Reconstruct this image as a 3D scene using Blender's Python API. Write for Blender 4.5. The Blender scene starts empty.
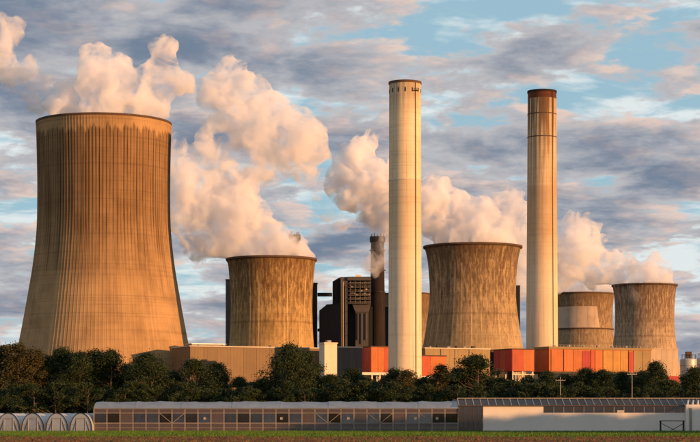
import bpy, math, random
import numpy as np
from mathutils import Vector, Matrix, noise as mnoise

rnd = random.Random(7)
R = math.radians
S = bpy.context.scene
COL = S.collection

# ------------------------------------------------------------------ camera
F = 1900.0            # focal length in reference pixels (700 wide)
HX, HY = 350.0, 417.0  # principal column and horizon row
EYE = 2.0
cam_d = bpy.data.cameras.new('camera')
cam = bpy.data.objects.new('camera', cam_d)
COL.objects.link(cam)
cam.location = (0, 0, EYE)
cam.rotation_euler = (R(90), 0, 0)
cam_d.sensor_width = 36.0
cam_d.lens = F / 700 * 36
cam_d.shift_y = (HY - 221) / 700
cam_d.clip_start = 0.5
cam_d.clip_end = 60000
S.camera = cam

# ------------------------------------------------------------------ sun + sky
SUN_AZ = R(122)       # compass bearing of the sun (north = +Y, clockwise)
SUN_EL = R(6.2)
sun_vec = Vector((math.sin(SUN_AZ) * math.cos(SUN_EL), math.cos(SUN_AZ) * math.cos(SUN_EL), math.sin(SUN_EL)))
sl = bpy.data.lights.new('sun', 'SUN')
sl.energy = 5.0
sl.angle = R(0.5)
sl.color = (1.0, 0.49, 0.18)
sun = bpy.data.objects.new('sun', sl)
COL.objects.link(sun)
sun.rotation_euler = (-sun_vec).to_track_quat('-Z', 'Y').to_euler()
sun.location = (400, -400, 300)

S.view_settings.view_transform = 'Standard'
S.view_settings.look = 'None'
S.view_settings.exposure = 0.38
S.view_settings.gamma = 1.0
S.cycles.volume_step_rate = 0.22
S.cycles.volume_max_steps = 256
S.cycles.volume_bounces = 12
S.cycles.max_bounces = 18
S.cycles.transparent_max_bounces = 16
S.cycles.use_denoising = True
S.cycles.sample_clamp_indirect = 8


class NT:
    """tiny node-tree helper"""
    def __init__(self, tree):
        self.t = tree
        tree.nodes.clear()

    def n(self, typ, **kw):
        nd = self.t.nodes.new(typ)
        for k, v in kw.items():
            setattr(nd, k, v)
        return nd

    def put(self, sock, v):
        if v is None:
            return
        if isinstance(v, bpy.types.NodeSocket):
            self.t.links.new(v, sock)
        else:
            if isinstance(v, (tuple, list)) and len(v) == 3 and sock.type == 'RGBA':
                v = (*v, 1)
            sock.default_value = v

    def m(self, op, a, b=None, c=None, clamp=False):
        nd = self.n('ShaderNodeMath', operation=op, use_clamp=clamp)
        self.put(nd.inputs[0], a); self.put(nd.inputs[1], b); self.put(nd.inputs[2], c)
        return nd.outputs[0]

    def vm(self, op, a, b=None):
        nd = self.n('ShaderNodeVectorMath', operation=op)
        self.put(nd.inputs[0], a); self.put(nd.inputs[1], b)
        return nd.outputs[0]

    def sep(self, v):
        nd = self.n('ShaderNodeSeparateXYZ'); self.put(nd.inputs[0], v)
        return nd.outputs

    def com(self, x=0.0, y=0.0, z=0.0):
        nd = self.n('ShaderNodeCombineXYZ')
        self.put(nd.inputs[0], x); self.put(nd.inputs[1], y); self.put(nd.inputs[2], z)
        return nd.outputs[0]

    def noise(self, vec, scale=1.0, detail=4.0, rough=0.55, lac=2.0, dist=0.0):
        nd = self.n('ShaderNodeTexNoise')
        self.put(nd.inputs['Vector'], vec)
        nd.inputs['Scale'].default_value = scale
        nd.inputs['Detail'].default_value = detail
        nd.inputs['Roughness'].default_value = rough
        nd.inputs['Lacunarity'].default_value = lac
        nd.inputs['Distortion'].default_value = dist
        return nd.outputs[0]

    def ss(self, x, lo, hi):
        nd = self.n('ShaderNodeMapRange', interpolation_type='SMOOTHSTEP')
        self.put(nd.inputs[0], x); self.put(nd.inputs[1], lo); self.put(nd.inputs[2], hi)
        return nd.outputs[0]

    def mix(self, f, a, b, mode='MIX'):
        nd = self.n('ShaderNodeMix', data_type='RGBA', blend_type=mode)
        self.put(nd.inputs[0], f); self.put(nd.inputs[6], a); self.put(nd.inputs[7], b)
        return nd.outputs[2]

    def ramp(self, f, stops):
        nd = self.n('ShaderNodeValToRGB')
        e = nd.color_ramp.elements
        while len(e) < len(stops):
            e.new(0.5)
        for k, (p, c) in enumerate(stops):
            e[k].position = p
            e[k].color = (*c, 1)
        self.put(nd.inputs[0], f)
        return nd.outputs[0]

    def bump(self, h, strength=0.3, dist=0.1):
        nd = self.n('ShaderNodeBump')
        self.put(nd.inputs['Height'], h)
        nd.inputs['Strength'].default_value = strength
        nd.inputs['Distance'].default_value = dist
        return nd.outputs[0]


def build_world():
    w = bpy.data.worlds.new('World')
    S.world = w
    w.use_nodes = True
    k = NT(w.node_tree)
    out = k.n('ShaderNodeOutputWorld')
    bg = k.n('ShaderNodeBackground')
    bg.inputs[1].default_value = 0.076
    sky = k.n('ShaderNodeTexSky', sky_type='NISHITA')
    sky.sun_disc = False
    sky.sun_elevation = SUN_EL
    sky.sun_rotation = SUN_AZ
    sky.altitude = 60
    sky.air_density = 1.0
    sky.dust_density = 0.6
    sky.ozone_density = 3.5
    gen = k.n('ShaderNodeTexCoord').outputs['Generated']
    x, y, z = k.sep(gen)
    zz = k.m('ADD', k.m('MAXIMUM', z, 0.0), 0.20)
    P = k.vm('ADD', k.com(k.m('DIVIDE', x, zz), k.m('DIVIDE', y, zz), 0.0), CLOUD_OFF)
    # cloud deck on a plane overhead: broad cover x billowy detail
    big = k.noise(P, 1.3, 2.0, 0.5)
    def billow(off, det):
        return k.noise(k.vm('ADD', P, off), 6.2, det, 0.55, 2.2, 0.15)
    q = (math.sin(SUN_AZ) * .05, math.cos(SUN_AZ) * .05, 0)
    o1 = (3.1, 1.7, 0.0)
    d1 = billow(o1, 7.0)
    d2 = billow((o1[0] + q[0], o1[1] + q[1], 0), 4.0)
    fib = k.noise(k.vm('MULTIPLY', P, (2.2, 3.0, 1.0)), 2.6, 6.0, 0.58, 2.0, 0.2)
    dens = k.m('ADD', k.m('MULTIPLY', big, 0.85), k.m('ADD', k.m('MULTIPLY', d1, 1.05), k.m('MULTIPLY', fib, 0.30)))
    cover = k.ss(dens, C_LO, C_LO + 0.10)
    thick = k.ss(dens, C_LO + 0.03, C_LO + 0.36)
    lit = k.ss(k.m('SUBTRACT', d1, d2), 0.0, 0.16)
    # radiances
    cloud = k.mix(thick, (5.3, 5.2, 5.4), (1.75, 2.3, 3.2))
    warm = k.m('MULTIPLY', lit, k.m('ADD', 0.14, k.m('MULTIPLY', k.m('SUBTRACT', 1.0, thick), 0.52)))
    cloud = k.mix(warm, cloud, (9.8, 7.0, 5.6))
    sk = k.mix(0.7, sky.outputs[0], (4.4, 6.8, 8.0))
    thin = k.m('MULTIPLY', k.ss(k.m('SUBTRACT', fib, k.m('MULTIPLY', z, 0.55)), 0.33, 0.52), 0.85)
    sk = k.mix(thin, sk, (8.4, 8.8, 8.7))
    col = k.mix(cover, sk, cloud)
    col = k.mix(k.m('MULTIPLY', k.ss(z, 0.07, 0.0), 0.40), col, (5.0, 4.5, 4.7))
    k.put(bg.inputs[0], col)
    k.t.links.new(bg.outputs[0], out.inputs[0])


C_LO = 0.975
CLOUD_OFF = (4.74, 2.93, 0.0)
build_world()


# ------------------------------------------------------------------ helpers
def at(px, py, d):
    """metres of the point seen at reference pixel (px, py) at depth d"""
    return Vector(((px - HX) / F * d, d, EYE + (HY - py) / F * d))


def zat(py, d):
    return EYE + (HY - py) / F * d


def principled(name, fn=None, col=(0.5, 0.5, 0.5), rough=0.8, metal=0.0, spec=0.3):
    m = bpy.data.materials.new(name)
    m.use_nodes = True
    k = NT(m.node_tree)
    out = k.n('ShaderNodeOutputMaterial')
    b = k.n('ShaderNodeBsdfPrincipled')
    b.inputs['Roughness'].default_value = rough
    b.inputs['Metallic'].default_value = metal
    b.inputs['Specular IOR Level'].default_value = spec
    b.inputs['Base Color'].default_value = (*col, 1)
    k.t.links.new(b.outputs[0], out.inputs[0])
    if fn:
        fn(k, b)
    return m


def weathered(name, col, var=0.18, scale=0.5, streak=0.0, rough=0.8, metal=0.0, bump=0.0, dirt=(0.05, 0.04, 0.035)):
    """plain paint/concrete/metal with blotches and rain streaks (object metres)"""
    def fn(k, b):
        tc = k.n('ShaderNodeTexCoord').outputs['Object']
        n1 = k.noise(tc, scale, 5.0, 0.6)
        n2 = k.noise(k.vm('MULTIPLY', tc, (1.0, 1.0, 0.06)), scale * 3.0, 4.0, 0.6)
        f = k.m('MULTIPLY', k.ss(n1, 0.35, 0.75), var)
        c = k.mix(f, col, tuple(v * 0.45 for v in col))
        if streak:
            c = k.mix(k.m('MULTIPLY', k.ss(n2, 0.5, 0.75), streak), c, dirt)
        ob = k.n('ShaderNodeObjectInfo').outputs['Random']
        c = k.mix(1.0, c, k.com(*[k.m('ADD', k.m('MULTIPLY', ob, 0.14), 0.93)] * 3), 'MULTIPLY')
        k.put(b.inputs['Base Color'], c)
        if bump:
            k.put(b.inputs['Normal'], k.bump(n1, bump, 0.05))
    return principled(name, fn, rough=rough, metal=metal)


def mesh_obj(name, verts, faces, mat, parent=None, smooth=False, uv=None):
    me = bpy.data.meshes.new(name)
    me.from_pydata([tuple(v) for v in verts], [], [tuple(f) for f in faces])
    if uv is not None:
        lay = me.uv_layers.new(name='UVMap')
        vi = np.empty(len(me.loops), dtype=np.int32)
        me.loops.foreach_get('vertex_index', vi)
        lay.data.foreach_set('uv', np.asarray(uv, dtype=np.float32)[vi].ravel())
    if smooth:
        me.polygons.foreach_set('use_smooth', [True] * len(me.polygons))
    if mat:
        me.materials.append(mat)
    me.update()
    o = bpy.data.objects.new(name, me)
    COL.objects.link(o)
    if parent:
        o.parent = parent
    return o


def link_mesh(name, me, parent=None, loc=(0, 0, 0)):
    o = bpy.data.objects.new(name, me)
    COL.objects.link(o)
    o.parent = parent
    o.location = loc
    return o


def tag(o, label=None, cat=None, group=None, kind=None):
    if label: o['label'] = label
    if cat: o['category'] = cat
    if group: o['group'] = group
    if kind: o['kind'] = kind
    return o


def thing(name, loc, label, cat, group=None, rotz=0.0):
    o = bpy.data.objects.new(name, None)
    o.empty_display_size = 1.0
    COL.objects.link(o)
    o.location = loc
    o.rotation_euler = (0, 0, rotz)
    return tag(o, label, cat, group)


class MB:
    """mesh builder: boxes, tubes, bars in one mesh"""
    def __init__(self):
        self.v, self.f = [], []

    def box(self, a, b, bev=0.0):
        (x0, y0, z0), (x1, y1, z1) = a, b
        i = len(self.v)
        if bev <= 0:
            self.v += [(x0, y0, z0), (x1, y0, z0), (x1, y1, z0), (x0, y1, z0),
                       (x0, y0, z1), (x1, y0, z1), (x1, y1, z1), (x0, y1, z1)]
            self.f += [(i, i + 3, i + 2, i + 1), (i + 4, i + 5, i + 6, i + 7), (i, i + 1, i + 5, i + 4),
                       (i + 1, i + 2, i + 6, i + 5), (i + 2, i + 3, i + 7, i + 6), (i + 3, i, i + 4, i + 7)]
        else:
            e = bev
            ring = [(x0 + e, y0), (x1 - e, y0), (x1, y0 + e), (x1, y1 - e), (x1 - e, y1), (x0 + e, y1), (x0, y1 - e), (x0, y0 + e)]
            for z in (z0, z1):
                self.v += [(p[0], p[1], z) for p in ring]
            for k in range(8):
                l = (k + 1) % 8
                self.f.append((i + k, i + l, i + 8 + l, i + 8 + k))
            self.f.append(tuple(i + 7 - k for k in range(8)))
            self.f.append(tuple(i + 8 + k for k in range(8)))
        return self

    def tube(self, pts, rads, seg=8, cap=True):
        pts = [Vector(p) for p in pts]
        if not hasattr(rads, '__len__'):
            rads = [rads] * len(pts)
        i0 = len(self.v)
        up = Vector((0.13, 0.21, 0.97))
        for k, p in enumerate(pts):
            t = (pts[min(k + 1, len(pts) - 1)] - pts[max(k - 1, 0)]).normalized()
            a = t.cross(up)
            if a.length < 0.2:
                a = t.cross(Vector((1, 0.1, 0)))
            a.normalize()
            b = t.cross(a)
            for s in range(seg):
                th = 2 * math.pi * s / seg
                self.v.append(tuple(p + (a * math.cos(th) + b * math.sin(th)) * rads[k]))
        for k in range(len(pts) - 1):
            for s in range(seg):
                q = (s + 1) % seg
                self.f.append((i0 + k * seg + s, i0 + k * seg + q, i0 + (k + 1) * seg + q, i0 + (k + 1) * seg + s))
        if cap:
            self.f.append(tuple(i0 + seg - 1 - s for s in range(seg)))
            e = i0 + (len(pts) - 1) * seg
            self.f.append(tuple(e + s for s in range(seg)))
        return self

    def bar(self, a, b, w):
        return self.tube([a, b], w * 0.7071, 4)

    def lathe(self, prof, seg=48, c=(0, 0)):
        i0 = len(self.v)
        for r, z in prof:
            for s in range(seg):
                th = 2 * math.pi * s / seg
                self.v.append((c[0] + r * math.cos(th), c[1] + r * math.sin(th), z))
        for k in range(len(prof) - 1):
            for s in range(seg):
                q = (s + 1) % seg
                self.f.append((i0 + k * seg + s, i0 + k * seg + q, i0 + (k + 1) * seg + q, i0 + (k + 1) * seg + s))
        return self

    def prism(self, poly, y0, y1):
        """poly of (x, z) extruded along y"""
        i = len(self.v); n = len(poly)
        self.v += [(p[0], y0, p[1]) for p in poly] + [(p[0], y1, p[1]) for p in poly]
        self.f.append(tuple(range(i, i + n)))
        self.f.append(tuple(range(i + 2 * n - 1, i + n - 1, -1)))
        for k in range(n):
            l = (k + 1) % n
            self.f.append((i + k, i + n + k, i + n + l, i + l))
        return self

    def build(self, name, mat, parent=None, smooth=False):
        return mesh_obj(name, self.v, self.f, mat, parent, smooth)


# ------------------------------------------------------------------ materials
def tower_mat(name, base, dark, pale, big=False, rim_z=110.0, seed=0.0, patch=False):
    """uv = (metres round the shell, metres up)"""
    def fn(k, b):
        uv = k.n('ShaderNodeUVMap').outputs[0]
        u, v, _ = k.sep(uv)
        v01 = k.m('DIVIDE', v, rim_z)
        sv = (seed, seed * 2.3, seed)
        fine = k.noise(k.vm('ADD', k.com(k.m('MULTIPLY', u, 0.9), k.m('MULTIPLY', v, 0.012), 0.0), sv), 1.0, 3.0, 0.6)
        mid = k.noise(k.vm('ADD', k.com(k.m('MULTIPLY', u, 0.28), k.m('MULTIPLY', v, 0.02), 2.0), sv), 1.0, 5.0, 0.65)
        lng = k.noise(k.vm('ADD', k.com(k.m('MULTIPLY', u, 0.55), k.m('MULTIPLY', v, 0.11), 5.0), sv), 1.0, 7.0, 0.74)
        blot = k.noise(k.vm('ADD', k.com(k.m('MULTIPLY', u, 0.06), k.m('MULTIPLY', v, 0.06), 9.0), sv), 1.0, 6.0, 0.65)
        rings = k.noise(k.com(0.0, k.m('MULTIPLY', v, 0.45), k.m('MULTIPLY', u, 0.004)), 1.0, 3.0, 0.8)
        c = k.mix(k.ss(blot, 0.3, 0.75), base, tuple(x * 0.72 for x in base))
        c = k.mix(k.m('MULTIPLY', k.ss(rings, 0.48, 0.72), 0.30), c, dark)
        if big:
            # dark runs below a clean collar with a ragged upper edge, fading downwards
            rag = k.noise(k.com(k.m('MULTIPLY', u, 0.30), seed, 0.0), 1.0, 3.0, 0.7)
            top = k.m('SUBTRACT', k.m('ADD', 0.90, k.m('MULTIPLY', rag, 0.10)), v01)
            m_top = k.ss(top, 0.0, 0.016)
            m_low = k.ss(k.m('ADD', v01, k.m('MULTIPLY', k.m('SUBTRACT', mid, 0.5), 0.5)), 0.36, 0.74)
            per = k.m('PINGPONG', k.m('ADD', u, k.m('MULTIPLY', fine, 0.6)), 1.05)
            run = k.m('MULTIPLY', k.ss(per, 0.55, 0.12), k.ss(fine, 0.33, 0.56))
            run = k.m('ADD', run, k.m('MULTIPLY', k.ss(mid, 0.46, 0.72), 0.42), clamp=True)
            f = k.m('MULTIPLY', k.m('MULTIPLY', run, m_top), m_low)
            c = k.mix(k.m('MULTIPLY', k.m('MULTIPLY', m_top, m_low), 0.46), c, dark)
            c = k.mix(k.m('MULTIPLY', f, 0.95), c, tuple(x * 0.35 for x in dark))
            low = k.m('MULTIPLY', k.ss(fine, 0.45, 0.7), k.ss(v01, 0.62, 0.3))
            c = k.mix(k.m('MULTIPLY', low, 0.35), c, pale)
            c = k.mix(k.m('MULTIPLY', k.ss(blot, 0.50, 0.76), 0.16), c, dark)
            lift = k.ss(k.m('PINGPONG', v, 2.6), 0.42, 0.05)
            c = k.mix(k.m('MULTIPLY', lift, k.m('ADD', 0.06, k.m('MULTIPLY', k.ss(rings, 0.4, 0.65), 0.26))), c, dark)
        else:
            up = k.ss(v01, 0.25, 0.95)
            d = k.m('MULTIPLY', k.ss(k.m('ADD', lng, k.m('MULTIPLY', up, 0.14)), 0.50, 0.70), k.m('ADD', 0.30, k.m('MULTIPLY', up, 0.55)))
            c = k.mix(d, c, dark)
            c = k.mix(k.m('MULTIPLY', k.ss(mid, 0.52, 0.74), 0.50), c, tuple(x * 0.8 for x in dark))
            runs = k.m('MULTIPLY', k.ss(fine, 0.55, 0.68), k.ss(mid, 0.35, 0.6))
            c = k.mix(k.m('MULTIPLY', runs, 0.65), c, pale)
            spk = k.noise(k.com(k.m('MULTIPLY', u, 0.45), k.m('MULTIPLY', v, 0.22), 3.0 + seed), 1.0, 7.0, 0.78)
            c = k.mix(k.m('MULTIPLY', k.ss(spk, 0.50, 0.68), k.m('ADD', 0.30, k.m('MULTIPLY', up, 0.6))), c, tuple(x * 0.8 for x in dark))
            c = k.mix(k.m('MULTIPLY', k.ss(k.m('ADD', v01, k.m('MULTIPLY', k.m('SUBTRACT', fine, 0.5), 0.35)), 0.86, 1.02), 0.55), c, tuple(x * 0.8 for x in dark))
            ln = k.m('ABSOLUTE', k.m('SUBTRACT', v01, 0.60))
            c = k.mix(k.m('MULTIPLY', k.ss(ln, 0.012, 0.0), 0.35), c, dark)
        if patch:
            inside = k.m('MULTIPLY', k.ss(u, -1.0, 1.0), 1.0)
        k.put(b.inputs['Base Color'], c)
        k.put(b.inputs['Normal'], k.bump(k.m('ADD', lng, fine), 0.25, 0.4))
    return principled(name, fn, rough=0.92, spec=0.15)


def chimney_mat(name, rust_top, H):
    def fn(k, b):
        uv = k.n('ShaderNodeUVMap').outputs[0]
        u, v, _ = k.sep(uv)
        d = k.m('SUBTRACT', H, v)
        fine = k.noise(k.com(k.m('MULTIPLY', u, 0.8), k.m('MULTIPLY', v, 0.012), 1.0), 1.0, 4.0, 0.6)
        blot = k.noise(k.com(k.m('MULTIPLY', u, 0.08), k.m('MULTIPLY', v, 0.05), 4.0), 1.0, 6.0, 0.7)
        lift = k.noise(k.com(0.0, k.m('MULTIPLY', v, 0.33), k.m('MULTIPLY', u, 0.01)), 1.0, 2.0, 0.9)
        lines = k.ss(k.m('PINGPONG', v, 3.0), 0.16, 0.0)
        c = k.mix(k.ss(blot, 0.3, 0.75), *(((0.70, 0.52, 0.32), (0.52, 0.37, 0.21)) if rust_top else ((0.80, 0.64, 0.42), (0.66, 0.52, 0.33))))
        c = k.mix(k.m('MULTIPLY', k.ss(lift, 0.5, 0.75), 0.42), c, (0.34, 0.25, 0.17))
        c = k.mix(k.m('MULTIPLY', lines, 0.22), c, (0.2, 0.15, 0.1))
        # fresher concrete towards the foot
        c = k.mix(k.m('MULTIPLY', k.ss(v, H * 0.62, H * 0.40), 0.55), c, (0.74, 0.62, 0.47))
        soot = k.m('MULTIPLY', k.ss(k.m('ADD', fine, k.m('MULTIPLY', k.ss(d, 40.0, 2.0), 0.10)), 0.42, 0.60), k.ss(d, 95.0 if rust_top else 24.0, 3.0))
        c = k.mix(k.m('MULTIPLY', soot, 0.95 if rust_top else 0.45), c, (0.10, 0.045, 0.022))
        c = k.mix(k.m('MULTIPLY', k.ss(fine, 0.50, 0.70), 0.45), c, (0.27, 0.18, 0.1))
        spk = k.noise(k.com(k.m('MULTIPLY', u, 0.5), k.m('MULTIPLY', v, 0.3), 7.0), 1.0, 6.0, 0.75)
        c = k.mix(k.m('MULTIPLY', k.ss(spk, 0.56, 0.74), 0.35), c, (0.26, 0.18, 0.11))
        zone = k.m('MULTIPLY', k.ss(v, H * 0.715, H * 0.705), k.ss(v, H * 0.42, H * 0.62))
        c = k.mix(k.m('MULTIPLY', zone, 0.45), c, (0.40, 0.25, 0.14) if rust_top else (0.50, 0.36, 0.22))
        if rust_top:
            band = k.ss(d, 5.4, 4.6)
            rc = k.mix(k.ss(blot, 0.35, 0.65), (0.15, 0.045, 0.018), (0.07, 0.03, 0.018))
            c = k.mix(band, c, rc)
        k.put(b.inputs['Base Color'], c)
        k.put(b.inputs['Normal'], k.bump(k.m('ADD', lift, fine), 0.2, 0.3))
    return principled(name, fn, rough=0.88, spec=0.2)


def ribbed(name, col, pitch=1.0, depth=0.25, var=0.25, rough=0.6):
    """profiled metal cladding: vertical ribs from bump plus blotchy fading"""
    def fn(k, b):
        tc = k.n('ShaderNodeTexCoord').outputs['Object']
        x, y, z = k.sep(tc)
        w = k.m('PINGPONG', k.m('ADD', x, y), pitch * 0.5)
        n1 = k.noise(tc, 0.12, 5.0, 0.65)
        n2 = k.noise(k.vm('MULTIPLY', tc, (1, 1, 0.08)), 0.9, 4.0, 0.6)
        c = k.mix(k.m('MULTIPLY', k.ss(n1, 0.3, 0.75), var), col, tuple(v * 0.5 for v in col))
        c = k.mix(k.m('MULTIPLY', k.ss(n2, 0.5, 0.8), var * 0.8), c, tuple(v * 0.35 + 0.02 for v in col))
        ob = k.n('ShaderNodeObjectInfo').outputs['Random']
        c = k.mix(1.0, c, k.com(*[k.m('ADD', k.m('MULTIPLY', ob, 0.2), 0.9)] * 3), 'MULTIPLY')
        k.put(b.inputs['Base Color'], c)
        k.put(b.inputs['Normal'], k.bump(k.ss(w, 0.0, pitch * 0.2), depth, 0.15))
    return principled(name, fn, rough=rough, spec=0.3)


M = {}
M['big_tower'] = tower_mat('big_tower_concrete', (0.43, 0.265, 0.125), (0.11, 0.055, 0.026), (0.54, 0.36, 0.20), True, 182.0, 1.3)
M['tower_a'] = tower_mat('tower_concrete_ochre', (0.47, 0.31, 0.13), (0.11, 0.055, 0.024), (0.78, 0.55, 0.27), False, 110.0, 4.1)
M['tower_b'] = tower_mat('tower_concrete_grey', (0.46, 0.33, 0.18), (0.10, 0.058, 0.034), (0.72, 0.54, 0.31), False, 128.0, 8.7)
M['tower_c'] = tower_mat('tower_concrete_pale', (0.45, 0.33, 0.21), (0.12, 0.07, 0.045), (0.80, 0.60, 0.38), False, 126.0, 13.9)
M['tower_d'] = tower_mat('tower_concrete_brown', (0.40, 0.29, 0.17), (0.15, 0.09, 0.05), (0.5, 0.38, 0.25), False, 128.0, 19.9)
M['patch'] = weathered('tower_pale_patch', (0.47, 0.355, 0.26), 0.35, 0.10, 0.35, 0.9)
M['rim'] = weathered('rim_dark_concrete', (0.11, 0.065, 0.04), 0.5, 0.25, 0.3, 0.9)
M['dark_steel'] = weathered('dark_steel', (0.022, 0.019, 0.018), 0.4, 0.2, 0.2, 0.6)
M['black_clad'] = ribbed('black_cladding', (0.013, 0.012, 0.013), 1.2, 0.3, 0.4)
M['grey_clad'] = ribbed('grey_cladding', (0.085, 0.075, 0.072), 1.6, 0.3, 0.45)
M['stack'] = weathered('stack_brown_brick', (0.022, 0.014, 0.013), 0.5, 0.15, 0.4, 0.9)
M['ochre_clad'] = ribbed('ochre_cladding', (0.20, 0.125, 0.06), 2.0, 0.25, 0.35)
M['sand_clad'] = ribbed('sand_cladding', (0.30, 0.20, 0.085), 2.0, 0.25, 0.4)
M['grey_conc'] = weathered('grey_concrete', (0.32, 0.29, 0.27), 0.4, 0.12, 0.3, 0.9)
M['tan_conc'] = weathered('tan_concrete', (0.50, 0.38, 0.27), 0.35, 0.10, 0.35, 0.9)
M['cream'] = weathered('cream_render', (0.72, 0.62, 0.45), 0.2, 0.2, 0.15, 0.8)
M['red_clad'] = ribbed('red_orange_cladding', (0.47, 0.075, 0.026), 1.1, 0.35, 0.55)
M['orange_clad'] = ribbed('orange_cladding', (0.52, 0.14, 0.03), 1.1, 0.35, 0.55)
M['amber_clad'] = ribbed('amber_cladding', (0.52, 0.25, 0.055), 1.1, 0.35, 0.55)
M['crimson_clad'] = ribbed('crimson_cladding', (0.40, 0.035, 0.028), 1.1, 0.35, 0.55)
M['white_steel'] = weathered('pale_steel', (0.62, 0.58, 0.52), 0.3, 0.3, 0.2, 0.5)
M['roof_trim'] = weathered('roof_trim', (0.62, 0.52, 0.40), 0.3, 0.2, 0.2, 0.6)
M['silo'] = weathered('silo_aluminium', (0.55, 0.54, 0.52), 0.3, 0.15, 0.3, 0.5, 0.3)
M['steel'] = weathered('galvanised_steel', (0.42, 0.36, 0.31), 0.4, 1.2, 0.3, 0.5, 0.2)
M['wall_white'] = weathered('white_wall_paint', (0.80, 0.74, 0.67), 0.10, 0.5, 0.10, 0.8, dirt=(0.4, 0.33, 0.26))
M['bark'] = weathered('bark', (0.12, 0.085, 0.055), 0.5, 2.0, 0.4, 0.95)


def film_mat(name, col, trans, rough=0.35):
    m = bpy.data.materials.new(name); m.use_nodes = True
    k = NT(m.node_tree)
    out = k.n('ShaderNodeOutputMaterial')
    tc = k.n('ShaderNodeTexCoord').outputs['Object']
    n1 = k.noise(tc, 0.8, 6.0, 0.65)
    d = k.n('ShaderNodeBsdfDiffuse'); t = k.n('ShaderNodeBsdfTranslucent')
    g = k.n('ShaderNodeBsdfGlossy'); g.inputs['Roughness'].default_value = rough
    tr = k.n('ShaderNodeBsdfTransparent')
    c = k.mix(k.ss(n1, 0.3, 0.75), col, tuple(x * 0.72 for x in col))
    k.put(d.inputs[0], c); k.put(t.inputs[0], c)
    k.put(g.inputs[0], (0.9, 0.9, 0.9))
    a = k.n('ShaderNodeMixShader'); a.inputs[0].default_value = 0.35
    k.t.links.new(d.outputs[0], a.inputs[1]); k.t.links.new(t.outputs[0], a.inputs[2])
    b2 = k.n('ShaderNodeMixShader'); b2.inputs[0].default_value = 0.12
    k.t.links.new(a.outputs[0], b2.inputs[1]); k.t.links.new(g.outputs[0], b2.inputs[2])
    b3 = k.n('ShaderNodeMixShader'); ob = k.n('ShaderNodeObjectInfo').outputs['Random']
    k.put(b3.inputs[0], k.m('MULTIPLY', k.m('MULTIPLY', k.ss(n1, 0.75, 0.2), trans), k.m('ADD', 0.55, k.m('MULTIPLY', ob, 0.6)), clamp=True))
    k.t.links.new(b2.outputs[0], b3.inputs[1]); k.t.links.new(tr.outputs[0], b3.inputs[2])
    k.t.links.new(b3.outputs[0], out.inputs[0])
    return m


M['film'] = film_mat('poly_film', (0.68, 0.74, 0.80), 0.2)
M['film_end'] = film_mat('poly_film_end', (0.50, 0.58, 0.66), 0.85)
M['roof_film'] = film_mat('roof_film', (0.36, 0.41, 0.48), 0.05, 0.25)
M['glass'] = film_mat('greenhouse_glass', (0.035, 0.03, 0.026), 0.75, 0.06)
M['dirty_glass'] = film_mat('dusty_panel', (0.13, 0.085, 0.06), 0.5, 0.4)
M['dark_glass'] = film_mat('dark_glass', (0.05, 0.038, 0.034), 0.6, 0.1)


def leaf_mat(name, c1, c2, c3):
    def fn(k, b):
        tc = k.n('ShaderNodeTexCoord').outputs['Object']
        n1 = k.noise(tc, 0.45, 4.0, 0.6)
        n2 = k.noise(tc, 2.5, 2.0, 0.6)
        ob = k.n('ShaderNodeObjectInfo').outputs['Random']
        c = k.mix(k.ss(n1, 0.35, 0.68), c1, c2)
        c = k.mix(k.m('MULTIPLY', k.ss(n2, 0.52, 0.72), k.m('ADD', 0.25, k.m('MULTIPLY', ob, 0.6))), c, c3)
        k.put(b.inputs['Base Color'], c)
    m = principled(name, fn, rough=0.65, spec=0.25)
    return m


M['leaf_dark'] = leaf_mat('leaf_dark', (0.016, 0.030, 0.008), (0.032, 0.050, 0.013), (0.075, 0.075, 0.018))
M['leaf_gold_lit'] = leaf_mat('leaf_golden_lit', (0.034, 0.034, 0.010), (0.075, 0.064, 0.018), (0.17, 0.105, 0.03))  # golden leaves, with sunlit highlights put into the colour
M['leaf_shrub'] = leaf_mat('leaf_shrub', (0.016, 0.030, 0.009), (0.034, 0.052, 0.012), (0.085, 0.080, 0.018))

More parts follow.
